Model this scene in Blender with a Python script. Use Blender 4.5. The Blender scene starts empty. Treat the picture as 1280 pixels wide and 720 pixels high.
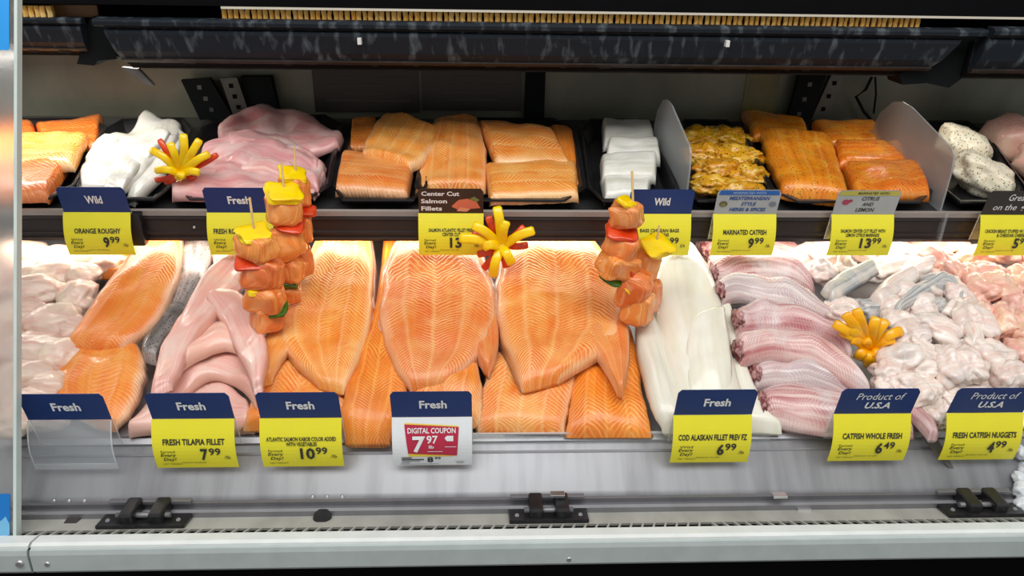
import bpy, bmesh, math, random
from mathutils import Vector, Matrix, noise, Euler
random.seed(7)
sc = bpy.context.scene
col = sc.collection
R = math.radians

# ------------------------------------------------------------------ camera
F = 950.0
CAMZ = 1.5
PITCH, YAW, ROLL = 25.0, 2.5, 1.0
cd = bpy.data.cameras.new('camera'); cam = bpy.data.objects.new('camera', cd); col.objects.link(cam)
cd.sensor_width = 36.0; cd.lens = 36.0*F/1280.0; cd.clip_start = 0.02
ROT = (Matrix.Rotation(R(-YAW), 3, 'Z') @ Matrix.Rotation(R(90-PITCH), 3, 'X') @ Matrix.Rotation(R(ROLL), 3, 'Z'))
cam.matrix_world = Matrix.Translation((0, 0, CAMZ)) @ ROT.to_4x4()
sc.camera = cam

# ------------------------------------------------------------------ light
w = bpy.data.worlds.new('world'); sc.world = w; w.use_nodes = True
w.node_tree.nodes['Background'].inputs[0].default_value = (1.0, 0.985, 0.96, 1)
w.node_tree.nodes['Background'].inputs[1].default_value = 0.42
sc.view_settings.view_transform = 'Standard'; sc.view_settings.look = 'None'
sc.view_settings.exposure = 0.0; sc.view_settings.gamma = 1.0
sc.view_settings.use_curve_mapping = False
def area(name, loc, rot, sx, sy, power, colr=(1, 1, 1)):
    l = bpy.data.lights.new(name, 'AREA'); l.shape = 'RECTANGLE'; l.size = sx; l.size_y = sy; l.energy = power; l.color = colr
    o = bpy.data.objects.new(name, l); o.location = loc; o.rotation_euler = rot; col.objects.link(o); return o
# the shop's ceiling lighting in front of the counter
area('ceiling_light', (0.0, -0.1, 3.1), (R(22), 0, 0), 3.2, 1.2, 52, (1, 0.985, 0.96))
# tube under the canopy and tube under the shelf edge
area('canopy_lamp', (0.0, 1.335, CAMZ-0.197), (R(-12), 0, 0), 2.3, 0.03, 6.6, (1, 0.94, 0.86))
area('shelf_lamp', (0.0, 1.172, CAMZ-0.4515), (R(-8), 0, 0), 2.3, 0.025, 1.9, (1, 0.92, 0.80))

# ------------------------------------------------------------------ pixel helpers
def ray(px, py):
    return ROT @ Vector(((px-640)/F, (360-py)/F, -1.0))
LOW = (-0.600, 0.18, 0.82)      # z = a + b*(y-c), measured from the eye
UP = (-0.405, 0.15, 1.16)
def on(px, py, pl, h=0.0):
    d = ray(px, py); a, b, c = pl
    t = (a+h-b*c)/(d.z-b*d.y)
    return Vector((d.x*t, d.y*t, CAMZ+d.z*t))
def aty(px, py, y):
    d = ray(px, py); t = y/d.y
    return Vector((d.x*t, y, CAMZ+d.z*t))
def planez(pl, y): return CAMZ+pl[0]+pl[1]*(y-pl[2])
def Z(z): return CAMZ+z

# ------------------------------------------------------------------ materials
MATS = {}
def nt(name):
    m = bpy.data.materials.new(name); m.use_nodes = True
    n = m.node_tree.nodes; l = m.node_tree.links
    return m, n, l, n['Principled BSDF']
def rgba(c): return (c[0], c[1], c[2], 1)
def lin(r, g, b):
    f = lambda v: ((v/255)/12.92 if v/255 <= 0.04045 else ((v/255+0.055)/1.055)**2.4)
    return (f(r), f(g), f(b))
def mat(name, c, rough=0.5, metal=0.0, c2=None, scale=20, stretch=(1, 1, 1), lo=0.35, hi=0.7, bump=0.0, spec=0.5, emit=None, coat=0.0):
    if name in MATS: return MATS[name]
    m, n, l, p = nt(name)
    p.inputs['Base Color'].default_value = rgba(c); p.inputs['Roughness'].default_value = rough
    p.inputs['Metallic'].default_value = metal; p.inputs['Specular IOR Level'].default_value = spec
    p.inputs['Coat Weight'].default_value = coat
    if emit: p.inputs['Emission Color'].default_value = rgba(c); p.inputs['Emission Strength'].default_value = emit
    tc = n.new('ShaderNodeTexCoord'); mp = n.new('ShaderNodeMapping'); mp.inputs['Scale'].default_value = stretch
    l.new(tc.outputs['Object'], mp.inputs[0])
    nz = n.new('ShaderNodeTexNoise'); nz.inputs['Scale'].default_value = scale; nz.inputs['Detail'].default_value = 5
    l.new(mp.outputs[0], nz.inputs['Vector'])
    cr = n.new('ShaderNodeValToRGB'); cr.color_ramp.elements[0].position = lo; cr.color_ramp.elements[1].position = hi
    c2 = c2 or tuple(x*0.88 for x in c)
    cr.color_ramp.elements[0].color = rgba(c); cr.color_ramp.elements[1].color = rgba(c2)
    l.new(nz.outputs['Fac'], cr.inputs[0]); l.new(cr.outputs[0], p.inputs['Base Color'])
    if bump:
        b = n.new('ShaderNodeBump'); b.inputs['Strength'].default_value = bump; b.inputs['Distance'].default_value = 0.002
        l.new(nz.outputs['Fac'], b.inputs['Height']); l.new(b.outputs[0], p.inputs['Normal'])
    MATS[name] = m; return m

def flesh(name, c1, c2, c3=None, line=None, pitch=0.0075, zig=0.03, edge=None, speck=None, speck_amt=0.0, speck_scale=220,
          rough=0.33, streak=(3, 22), patch=18, bump=0.35, line_amt=0.6, sss=0.12, zigs=4.0, vein=None, seam_amt=0.3):
    """fish or meat: streaks run along UV u, pale muscle lines zigzag across, optional pale edge and herb specks"""
    if name in MATS: return MATS[name]
    m, n, l, p = nt(name)
    def math_(op, a, b=None, c=None):
        x = n.new('ShaderNodeMath'); x.operation = op
        for i, v in enumerate((a, b, c)):
            if v is None: continue
            if isinstance(v, (int, float)): x.inputs[i].default_value = v
            else: l.new(v, x.inputs[i])
        return x.outputs[0]
    def mix(fac, a, b):
        x = n.new('ShaderNodeMix'); x.data_type = 'RGBA'
        for s, v in ((x.inputs[0], fac), (x.inputs[6], a), (x.inputs[7], b)):
            if isinstance(v, (int, float)): s.default_value = v
            elif isinstance(v, tuple): s.default_value = rgba(v)
            else: l.new(v, s)
        return x.outputs[2]
    def ramp(fac, lo, hi):
        x = n.new('ShaderNodeMapRange'); x.inputs[1].default_value = lo; x.inputs[2].default_value = hi
        l.new(fac, x.inputs[0]); return x.outputs[0]
    tc = n.new('ShaderNodeTexCoord'); oi = n.new('ShaderNodeObjectInfo')
    uv = n.new('ShaderNodeUVMap'); sx = n.new('ShaderNodeSeparateXYZ'); l.new(uv.outputs[0], sx.inputs[0])
    u, v = sx.outputs[0], sx.outputs[1]
    def nz(vec, scale, det=4, dist=0.0):
        x = n.new('ShaderNodeTexNoise'); x.inputs['Scale'].default_value = scale; x.inputs['Detail'].default_value = det; x.inputs['Distortion'].default_value = dist
        l.new(vec, x.inputs['Vector']); return x.outputs['Fac']
    off = n.new('ShaderNodeVectorMath'); off.operation = 'ADD'; l.new(tc.outputs['Object'], off.inputs[0])
    rv = n.new('ShaderNodeCombineXYZ'); l.new(math_('MULTIPLY', oi.outputs['Random'], 9.0), rv.inputs[0]); l.new(math_('MULTIPLY', oi.outputs['Random'], 5.0), rv.inputs[1])
    l.new(rv.outputs[0], off.inputs[1]); obj_v = off.outputs[0]
    sv = n.new('ShaderNodeCombineXYZ'); l.new(math_('MULTIPLY', u, streak[0]), sv.inputs[0]); l.new(math_('MULTIPLY', v, streak[1]*0.35), sv.inputs[1]); l.new(math_('MULTIPLY', oi.outputs['Random'], 30.0), sv.inputs[2])
    st = nz(sv.outputs[0], 1.6, 5, 0.4)
    pn = nz(obj_v, patch, 4, 0.6)
    base = mix(ramp(st, 0.35, 0.68), c1, c2)
    if c3: base = mix(math_('MULTIPLY', ramp(pn, 0.5, 0.72), 0.85), base, c3)
    height = math_('MULTIPLY', st, 0.5)
    if line:
        wob = math_('ADD', math_('MULTIPLY', nz(obj_v, 22, 2), 0.022), math_('MULTIPLY', nz(obj_v, 90, 2), 0.004))
        tri = math_('MULTIPLY', math_('PINGPONG', math_('MULTIPLY', v, zigs), 1.0), zig)
        ph = math_('MULTIPLY', math_('ADD', math_('ADD', u, tri), wob), 2*math.pi/pitch)
        s = math_('POWER', math_('MULTIPLY_ADD', math_('SINE', ph), 0.5, 0.5), 3.0)
        s2 = math_('MULTIPLY', s, math_('MULTIPLY', ramp(nz(obj_v, 22, 3), 0.32, 0.66), line_amt))
        base = mix(s2, base, line)
        # long seams between the muscle blocks
        seam = math_('POWER', math_('ABSOLUTE', math_('COSINE', math_('MULTIPLY', math_('ADD', v, math_('MULTIPLY', wob, 2.0)), math.pi*zigs))), 40.0)
        base = mix(math_('MULTIPLY', seam, seam_amt), base, line)
        height = math_('ADD', height, math_('MULTIPLY', s, -0.5))
    if vein:
        vn = n.new('ShaderNodeTexNoise'); vn.inputs['Scale'].default_value = 26; vn.inputs['Detail'].default_value = 6; vn.inputs['Distortion'].default_value = 1.5
        l.new(obj_v, vn.inputs['Vector'])
        vf = math_('SUBTRACT', 1.0, ramp(math_('ABSOLUTE', math_('SUBTRACT', vn.outputs['Fac'], 0.5)), 0.0, 0.05))
        base = mix(math_('MULTIPLY', vf, 0.45), base, vein)
    if edge:
        e = ramp(math_('ADD', math_('ABSOLUTE', math_('SUBTRACT', v, 0.5)), math_('MULTIPLY', math_('SUBTRACT', pn, 0.5), 0.12)), 0.40, 0.50)
        base = mix(math_('MULTIPLY', e, 0.85), base, edge)
    if speck:
        vo = n.new('ShaderNodeTexVoronoi'); vo.inputs['Scale'].default_value = speck_scale; l.new(obj_v, vo.inputs['Vector'])
        sep = n.new('ShaderNodeSeparateColor'); l.new(vo.outputs['Color'], sep.inputs[0])
        k = math_('MULTIPLY', math_('LESS_THAN', vo.outputs['Distance'], 0.38), math_('LESS_THAN', sep.outputs[0], speck_amt))
        base = mix(math_('MULTIPLY', k, 0.85), base, speck)
    hsv = n.new('ShaderNodeHueSaturation'); l.new(base, hsv.inputs['Color'])
    l.new(math_('MULTIPLY_ADD', oi.outputs['Random'], 0.14, 0.93), hsv.inputs['Value'])
    l.new(math_('MULTIPLY_ADD', oi.outputs['Random'], 0.016, 0.492), hsv.inputs['Hue'])
    l.new(hsv.outputs[0], p.inputs['Base Color'])
    p.inputs['Roughness'].default_value = rough
    p.inputs['Coat Weight'].default_value = 0.35; p.inputs['Coat Roughness'].default_value = 0.13
    if sss:
        p.inputs['Subsurface Weight'].default_value = sss; p.inputs['Subsurface Scale'].default_value = 0.008
        p.inputs['Subsurface Radius'].default_value = (1.0, 0.45, 0.3)
    fine = nz(obj_v, 130, 3)
    height = math_('ADD', height, math_('MULTIPLY', fine, 0.35))
    b = n.new('ShaderNodeBump'); b.inputs['Strength'].default_value = bump; b.inputs['Distance'].default_value = 0.003
    l.new(height, b.inputs['Height']); l.new(b.outputs[0], p.inputs['Normal'])
    MATS[name] = m; return m

def clear_mat(name, tint=(1, 1, 1), gloss=0.08, diff=0.04, rough=0.05):
    if name in MATS: return MATS[name]
    m, n, l, p = nt(name); n.remove(p); out = n['Material Output']
    t = n.new('ShaderNodeBsdfTransparent'); t.inputs[0].default_value = rgba(tint)
    g = n.new('ShaderNodeBsdfGlossy'); g.inputs['Roughness'].default_value = rough
    d = n.new('ShaderNodeBsdfDiffuse'); d.inputs[0].default_value = (0.85, 0.9, 0.92, 1)
    m1 = n.new('ShaderNodeMixShader'); m1.inputs[0].default_value = gloss
    m2 = n.new('ShaderNodeMixShader'); m2.inputs[0].default_value = diff
    l.new(t.outputs[0], m1.inputs[1]); l.new(g.outputs[0], m1.inputs[2]); l.new(m1.outputs[0], m2.inputs[1]); l.new(d.outputs[0], m2.inputs[2]); l.new(m2.outputs[0], out.inputs[0])
    MATS[name] = m; return m

# ------------------------------------------------------------------ mesh helpers
def mesh_obj(name, verts, faces, m, parent=None, smooth=True, uvs=None, origin=None):
    verts = [Vector(v) for v in verts]
    if parent is None:
        if origin is None:
            xs = [v.x for v in verts]; ys = [v.y for v in verts]; zs = [v.z for v in verts]
            origin = Vector(((min(xs)+max(xs))/2, (min(ys)+max(ys))/2, min(zs)))
    else:
        origin = Vector((0, 0, 0)); q = parent
        while q: origin = origin+q.location; q = q.parent
    me = bpy.data.meshes.new(name); me.from_pydata([v-origin for v in verts], [], faces)
    if uvs:
        ul = me.uv_layers.new(name='UVMap'); 
        for i, lp in enumerate(me.loops): ul.data[i].uv = uvs[lp.vertex_index]
    bm = bmesh.new(); bm.from_mesh(me); bmesh.ops.recalc_face_normals(bm, faces=bm.faces); bm.to_mesh(me); bm.free()
    if smooth: me.polygons.foreach_set('use_smooth', [True]*len(me.polygons))
    me.materials.append(m)
    o = bpy.data.objects.new(name, me); col.objects.link(o)
    if parent is None: o.location = origin
    else: o.parent = parent
    return o
def tag(o, label=None, cat=None, group=None, kind=None):
    if label: o['label'] = label
    if cat: o['category'] = cat
    if group: o['group'] = group
    if kind: o['kind'] = kind
    return o
def empty(name, loc, label, cat, group=None):
    o = bpy.data.objects.new(name, None); o.empty_display_size = 0.02; o.location = loc; col.objects.link(o)
    return tag(o, label, cat, group)
def box_v(x0, x1, y0, y1, z0, z1):
    v = [(x, y, z) for z in (z0, z1) for y in (y0, y1) for x in (x0, x1)]
    f = [(0, 2, 3, 1), (4, 5, 7, 6), (0, 1, 5, 4), (2, 6, 7, 3), (0, 4, 6, 2), (1, 3, 7, 5)]
    return v, f
def bevel_mesh(o, wd, seg=2):
    bm = bmesh.new(); bm.from_mesh(o.data)
    bmesh.ops.bevel(bm, geom=list(bm.edges), offset=wd, segments=seg, affect='EDGES', profile=0.6)
    bm.to_mesh(o.data); bm.free()
    o.data.polygons.foreach_set('use_smooth', [False]*len(o.data.polygons))
def box(name, x0, x1, y0, y1, z0, z1, m, parent=None, bevel=0.0):
    v, f = box_v(x0, x1, y0, y1, z0, z1)
    o = mesh_obj(name, v, f, m, parent, smooth=False)
    if bevel: bevel_mesh(o, bevel)
    return o
def extrude_x(name, prof, x0, x1, m, parent=None, smooth=False, closed=True):
    """(y, z-from-eye) profile swept along x; x0/x1 may be lists with one x per profile point"""
    k = len(prof)
    X0 = x0 if isinstance(x0, (list, tuple)) else [x0]*k
    X1 = x1 if isinstance(x1, (list, tuple)) else [x1]*k
    v = [(X0[i], prof[i][0], Z(prof[i][1])) for i in range(k)]+[(X1[i], prof[i][0], Z(prof[i][1])) for i in range(k)]
    f = [(i, (i+1) % k, k+(i+1) % k, k+i) for i in range(k if closed else k-1)]
    if closed: f += [tuple(range(k)), tuple(range(2*k-1, k-1, -1))]
    return mesh_obj(name, v, f, m, parent, smooth)
def cyl(name, p0, p1, r0, r1, m, parent=None, n=12):
    p0 = Vector(p0); p1 = Vector(p1); a = (p1-p0).normalized(); q = a.to_track_quat('Z', 'Y')
    v = []
    for p, r in ((p0, r0), (p1, r1)):
        for i in range(n): v.append(p+q @ Vector((r*math.cos(2*math.pi*i/n), r*math.sin(2*math.pi*i/n), 0)))
    f = [(i, (i+1) % n, n+(i+1) % n, n+i) for i in range(n)]+[tuple(range(n)), tuple(range(2*n-1, n-1, -1))]
    o = mesh_obj(name, v, f, m, parent, smooth=False)
    for pl in o.data.polygons: pl.use_smooth = len(pl.vertices) == 4
    return o
def catmull(pts, t):
    k = len(pts)-1; s = min(max(t, 0), 1)*k; i = min(int(s), k-1); f = s-i
    p0 = pts[max(i-1, 0)]; p1 = pts[i]; p2 = pts[i+1]; p3 = pts[min(i+2, k)]
    return 0.5*((2*p1)+(p2-p0)*f+(2*p0-5*p1+4*p2-p3)*f*f+(3*p1-p0-3*p2+p3)*f**3)

def slab(name, A, B, pl, h, thick, m, label, cat, group=None, p=3.4, n=26, k=14, rend=(0.06, 0.06), lift=None, wob=0.003, seed=0, parent=None, side=0.35):
    """a fillet: outline edges A and B (start to end), domed top, flat underside, resting on plane pl at height h"""
    hl = list(h) if isinstance(h, (list, tuple)) else [h, h]
    def hat(s):
        q = s*(len(hl)-1); j = min(int(q), len(hl)-2); return hl[j]*(1-(q-j))+hl[j+1]*(q-j)
    nA = len(A)-1
    a = [on(x, y, pl, hat(i/nA)+thick*side) for i, (x, y) in enumerate(A)]; b = [on(x, y, pl, hat(i/nA)+thick*side) for i, (x, y) in enumerate(B)]
    L = sum(((a[i]+b[i])/2-(a[i+1]+b[i+1])/2).length for i in range(len(a)-1))
    verts, uvs, faces = [], [], []
    mb = 4; ring = k+1+mb
    for i in range(n+1):
        s = i/n; s = s*s*(3-2*s)*0.55+s*0.45
        pa = catmull(a, s); pb = catmull(b, s)
        e0 = min(1, s*1.0/max(rend[0], 1e-3)); e1 = min(1, (1-s)/max(rend[1], 1e-3)); e = math.sqrt(max(0, 1-(1-min(e0, e1))**2))
        th = thick*(0.12+0.88*e); h = hat(s)
        dirn = (pb-pa)
        pa = pa+dirn*(0.022*noise.noise(Vector((s*9, seed*2.3, 1)))+0.012*noise.noise(Vector((s*31, seed, 5))))
        pb = pb+dirn*(0.022*noise.noise(Vector((s*9, seed*3.1, 7)))+0.012*noise.noise(Vector((s*31, seed, 9))))
        lf = 0.0
        if lift:
            q = s*(len(lift)-1); j = min(int(q), len(lift)-2); lf = lift[j]*(1-(q-j))+lift[j+1]*(q-j)
        for j in range(k+1):
            t = -1+2*j/k; t = math.sin(t*math.pi/2)*0.6+t*0.4
            c = (1-abs(t)**p)**(1/p) if abs(t) < 1 else 0
            x = pa.lerp(pb, (t+1)/2)
            nz = noise.noise(Vector((x.x*28+seed*3.1, x.y*28, seed)))*wob*2*c+noise.noise(Vector((x.x*9+seed*1.7, x.y*9, seed+4)))*wob*2.2
            zz = planez(pl, x.y)+h+lf+th*(0.15+0.85*c)+nz
            verts.append(Vector((x.x, x.y, zz))); uvs.append((s*L, (t+1)/2))
        for j in range(mb):
            t = 1-2*(j+0.5)/mb
            x = pa.lerp(pb, (t*0.96+1)/2); verts.append(Vector((x.x, x.y, planez(pl, x.y)+h+lf-0.001))); uvs.append((s*L, (t+1)/2))
    for i in range(n):
        for j in range(ring):
            faces.append((i*ring+j, i*ring+(j+1) % ring, (i+1)*ring+(j+1) % ring, (i+1)*ring+j))
    faces.append(tuple(range(ring))); faces.append(tuple(range(n*ring, n*ring+ring)))
    o = mesh_obj(name, verts, faces, m, parent, True, uvs)
    if parent is None: tag(o, label, cat, group)
    return o

def ico(sub):
    bm = bmesh.new(); bmesh.ops.create_icosphere(bm, subdivisions=sub, radius=1.0)
    v = [x.co.copy() for x in bm.verts]; f = [tuple(q.index for q in p.verts) for p in bm.faces]; bm.free(); return v, f
ICO3 = ico(3); ICO4 = ico(4)
def blob(name, c, size, rot, m, label, cat, group=None, seed=0, rough=0.25, freq=1.5, parent=None, power=1.0, fold=0.0, src=None):
    V, Fc = src or ICO3
    E = Euler(rot).to_matrix(); out = []; uvs = []
    for v in V:
        q = v.copy()
        if power != 1.0: q = Vector([math.copysign(abs(x)**power, x) for x in q])
        r = 1+rough*noise.noise(q*freq+Vector((seed*7.3, seed*1.9, 0)))+rough*0.45*noise.noise(q*freq*2.3+Vector((seed, 3, seed*2.2)))
        if fold: r -= fold*(math.exp(-(noise.noise(q*freq*0.9+Vector((seed*2.7, 0, 9)))*11)**2)+0.6*math.exp(-(noise.noise(q*freq*1.7+Vector((5, seed*1.7, 2)))*9)**2))
        q = q*r; q = Vector((q.x*size[0], q.y*size[1], q.z*size[2]))
        out.append(c+E @ q); uvs.append(((v.x+1)*size[0], v.y*0.5+0.5))
    o = mesh_obj(name, out, Fc, m, parent, True, uvs)
    if parent is None: tag(o, label, cat, group)
    return o
def blob_px(name, px, py, rx, ry, pl, h, m, label, cat, group=None, seed=0, rot=0.0, depth=1.15, flat=0.8, **kw):
    c = on(px, py, pl, h); d = (ROT.transposed() @ (c-Vector((0, 0, CAMZ)))).z*-1
    sx = rx*d/F; sz = ry*d/F*flat; sy = ry*d/F*depth
    return blob(name, c, (sx, sy, sz), (R(10), R(rot), R(random.uniform(-8, 8))), m, label, cat, group, seed, **kw)

# ------------------------------------------------------------------ palette
blackp = mat('black_plastic', (0.010, 0.010, 0.012), 0.32, c2=(0.02, 0.02, 0.022), scale=40)
steel = mat('brushed_steel', (0.40, 0.40, 0.42), 0.42, 0.75, c2=(0.27, 0.27, 0.29), scale=6, stretch=(3, 1, 1), lo=0.4, hi=0.75)
steel_pan = mat('pan_steel', (0.40, 0.41, 0.435), 0.5, 0.4, c2=(0.25, 0.255, 0.275), scale=5, stretch=(9, 1.0, 1.0), lo=0.42, hi=0.8)
steel_dk = mat('dull_steel', (0.26, 0.26, 0.28), 0.45, 0.6, scale=10, stretch=(4, 1, 1))
whitep = mat('white_enamel', (0.78, 0.82, 0.81), 0.35, c2=(0.70, 0.74, 0.73), scale=30)
greyp = mat('grey_enamel', (0.47, 0.53, 0.53), 0.45, c2=(0.42, 0.475, 0.47), scale=35)
ledge_m = mat('ledge_metal', (0.50, 0.50, 0.46), 0.45, 0.15, c2=(0.36, 0.36, 0.33), scale=12, stretch=(2, 1, 1))
dark = mat('dark_cavity', (0.004, 0.004, 0.005), 0.9, spec=0.08)
canopy_m = mat('stained_black_vinyl', (0.009, 0.014, 0.021), 0.55, spec=0.25, c2=(0.10, 0.125, 0.145), scale=42, stretch=(1.6, 1, 0.5), lo=0.53, hi=0.72)
canopy_br = mat('brown_trim', (0.026, 0.019, 0.016), 0.5, spec=0.2, c2=(0.06, 0.045, 0.038), scale=40, lo=0.5, hi=0.8)
amber = mat('amber_honeycomb', (1.0, 0.60, 0.13), 0.5, c2=(1.0, 0.74, 0.30), scale=60)
cream = mat('cream_strip', (0.72, 0.66, 0.55), 0.5)
wall_m = mat('olive_panel', (0.20, 0.205, 0.155), 0.36, 0.2, c2=(0.085, 0.088, 0.066), scale=5, stretch=(1.5, 1, 1), lo=0.35, hi=0.75)
rail_m = mat('rail_black', (0.018, 0.013, 0.012), 0.3, c2=(0.03, 0.02, 0.018), scale=15)
rail_top = mat('rail_silver', (0.36, 0.31, 0.28), 0.35, 0.5)
chrome = mat('chrome', (0.75, 0.75, 0.77), 0.2, 0.9)
navy = mat('navy_print', lin(12, 50, 116), 0.4)
yellow = mat('yellow_card', lin(236, 228, 45), 0.45, c2=lin(232, 222, 50))
whitec = mat('white_card', lin(236, 240, 243), 0.4)
ink = mat('black_ink', (0.03, 0.03, 0.028), 0.5)
white_ink = mat('white_ink', (0.86, 0.88, 0.9), 0.5)
acryl = clear_mat('clear_acrylic', (0.96, 0.97, 0.97), 0.10, 0.10)
frost = clear_mat('frosted_acrylic', (0.72, 0.72, 0.72), 0.15, 0.22, 0.35)

SAL = flesh('salmon_flesh', lin(244, 150, 62), lin(235, 118, 36), lin(249, 176, 94), line=lin(255, 216, 152), edge=lin(251, 205, 160), line_amt=0.75, pitch=0.0066)
SALD = flesh('deep_salmon_flesh', lin(230, 110, 28), lin(240, 136, 46), lin(214, 90, 22), line=lin(252, 190, 108), edge=lin(238, 146, 90), pitch=0.0085, line_amt=0.65)
TROUT = flesh('trout_flesh', lin(246, 146, 52), lin(238, 122, 40), lin(248, 170, 92), line=lin(252, 186, 116), edge=lin(250, 214, 184), line_amt=0.35, pitch=0.006, zig=0.02)
SKIN = flesh('fish_skin', lin(178, 168, 164), lin(120, 116, 116), lin(84, 82, 82), speck=lin(60, 60, 62), speck_amt=0.35, speck_scale=300, rough=0.25, line=None, edge=lin(70, 68, 70), bump=0.2, streak=(6, 6))
TIL = flesh('tilapia_flesh', lin(244, 204, 190), lin(236, 172, 158), lin(240, 218, 204), edge=lin(238, 190, 172), streak=(4, 26), rough=0.3)
ROCK = flesh('rockfish_flesh', lin(238, 196, 190), lin(222, 146, 146), lin(242, 216, 208), streak=(5, 22), rough=0.3)
WHITE = flesh('white_fish_flesh', lin(236, 236, 228), lin(212, 210, 196), lin(244, 244, 240), streak=(4, 16), rough=0.3)
COD = flesh('cod_flesh', lin(240, 238, 226), lin(228, 222, 202), lin(238, 232, 220), streak=(5, 9), rough=0.25, patch=14)
PALE = flesh('pale_pieces', lin(242, 218, 202), lin(236, 194, 180), lin(234, 220, 196), rough=0.3, patch=22)
CAT = flesh('catfish_flesh', lin(236, 206, 200), lin(186, 108, 112), lin(230, 226, 226), line=lin(250, 236, 230), pitch=0.0045, zig=0.012, line_amt=0.4, streak=(6, 30), rough=0.25, patch=16, seam_amt=0.0)
CATS = flesh('silvery_catfish_flesh', lin(236, 226, 222), lin(184, 158, 162), lin(222, 166, 160), line=lin(246, 240, 238), pitch=0.0045, zig=0.012, line_amt=0.35, streak=(6, 30), rough=0.22, patch=16, seam_amt=0.0)
NUG = flesh('nugget_flesh', lin(250, 240, 230), lin(238, 204, 192), lin(214, 206, 202), rough=0.25, vein=lin(250, 244, 240), patch=30, bump=0.5)
NUGSK = flesh('nugget_skin', lin(214, 210, 204), lin(136, 144, 152), lin(234, 222, 210), rough=0.25, patch=26)
CHICK = flesh('chicken_flesh', lin(246, 196, 180), lin(240, 172, 156), lin(248, 218, 180), rough=0.25, vein=lin(250, 226, 206), patch=18, bump=0.4)
MARI = flesh('marinated_flesh', lin(232, 178, 40), lin(214, 138, 22), lin(246, 220, 110), speck=lin(84, 62, 20), speck_amt=0.30, speck_scale=260, rough=0.2, patch=34, bump=0.6)
CITR = flesh('citrus_salmon', lin(240, 144, 28), lin(226, 112, 22), lin(246, 172, 52), line=lin(250, 190, 96), line_amt=0.3, speck=lin(70, 78, 24), speck_amt=0.16, speck_scale=330, rough=0.22, patch=24)
STUFF = flesh('herb_chicken', lin(246, 238, 212), lin(238, 222, 192), lin(250, 244, 224), speck=lin(70, 78, 34), speck_amt=0.36, speck_scale=300, rough=0.35, bump=0.6)
PY = mat('yellow_pepper', lin(255, 222, 0), 0.22, c2=lin(255, 206, 0), scale=60, coat=0.3)
PO = mat('orange_pepper', lin(255, 190, 4), 0.25, c2=lin(255, 172, 0), scale=60, coat=0.3)
PR = mat('red_pepper', lin(214, 52, 14), 0.22, c2=lin(228, 84, 30), scale=60, coat=0.3)
PG = mat('green_pepper', lin(70, 120, 22), 0.25, c2=lin(40, 88, 14), scale=60, coat=0.3)
wood = mat('bamboo', lin(214, 180, 120), 0.6, c2=lin(190, 150, 92), scale=80)
traym = mat('tray_black', (0.009, 0.009, 0.010), 0.28, c2=(0.016, 0.016, 0.018), scale=50)
bluest = mat('bright_blue_print', lin(0, 150, 232), 0.4)

# ================================================================== SETTING
XL, XR = -1.25, 1.25
fl = box('floor', -3, 3, -1.5, 1.9, -0.02, 0.0, mat('floor_tile', (0.16, 0.15, 0.14), 0.5, c2=(0.12, 0.115, 0.11), scale=4)); tag(fl, kind='structure')
bw = box('wall_back', XL, XR, 1.56, 1.60, 0.0, Z(0.12), wall_m); tag(bw, kind='structure')

# ---- refrigerated case: lower body, pan, ledge, rail
case = empty('display_case', (0, 0.7, 0), 'grey steel refrigerated seafood case below the fish', 'display case')
extrude_x('kick_panel', [(0.76, -0.69), (0.76, -1.49), (1.555, -1.49), (1.555, -0.69)], XL, XR, dark, case)
extrude_x('pan_deck', [(0.826, -0.606), (1.558, -0.4735), (1.558, -0.4935), (0.826, -0.626)], XL, XR, steel_pan, case)
# curved pan front
pf = []
for i in range(11):
    t = i/10; a = t*math.pi*0.40
    pf.append((0.829-0.066*t**1.25, -0.604-0.050*(1-math.cos(a))/(1-math.cos(math.pi*0.40))*0.65-0.050*0.35*t))
pan = extrude_x('pan_front', pf+[(0.78, -0.685), (0.84, -0.66)], XL, XR, steel_pan, case, smooth=False)
for pl in pan.data.polygons: pl.use_smooth = len(pl.vertices) == 4
extrude_x('pan_lip_bead', [(0.831, -0.600), (0.825, -0.599), (0.819, -0.604), (0.821, -0.609), (0.828, -0.607)], XL, XR, steel, case)
extrude_x('pan_seam', [(0.8105, -0.6128), (0.8085, -0.6152), (0.812, -0.618)], XL, XR, steel_dk, case)
extrude_x('glass_channel', [(0.766, -0.6535), (0.762, -0.6485), (0.757, -0.6485), (0.757, -0.655), (0.751, -0.655), (0.749, -0.6515), (0.745, -0.653), (0.745, -0.664), (0.766, -0.668)], XL, XR, steel_dk, case)
extrude_x('ledge', [(0.757, -0.664), (0.7165, -0.653), (0.7165, -0.6565), (0.757, -0.668)], XL, XR, ledge_m, case)
extrude_x('grille_recess', [(0.7165, -0.6665), (0.7035, -0.6625), (0.7035, -0.674), (0.7165, -0.676)], XL, XR, dark, case)
extrude_x('grille_edge', [(0.7165, -0.6520), (0.7150, -0.6515), (0.7150, -0.655), (0.7165, -0.655)], XL, XR, ledge_m, case)
gb = None
xj = aty(42, 668, 0.69).x
for i in range(-58, 66):
    x = i*0.0140
    sl = 0.0045 if i < 20 else -0.0045
    if gb is None or i == 20:
        v = []
        for zz in (-0.0, -0.003):
            v += [(0, 0.7155, Z(-0.6515+zz)), (0.0026, 0.7155, Z(-0.6515+zz)), (0.0026+sl*-1, 0.7035, Z(-0.6475+zz)), (sl*-1, 0.7035, Z(-0.6475+zz))]
        gb = mesh_obj('grille_bar', v, [(0, 1, 2, 3), (7, 6, 5, 4), (0, 4, 5, 1), (1, 5, 6, 2), (2, 6, 7, 3), (3, 7, 4, 0)], ledge_m, case, smooth=False); gb.location.x = x
    else:
        o = gb.copy(); col.objects.link(o); o.parent = case; o.location.x = x
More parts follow.
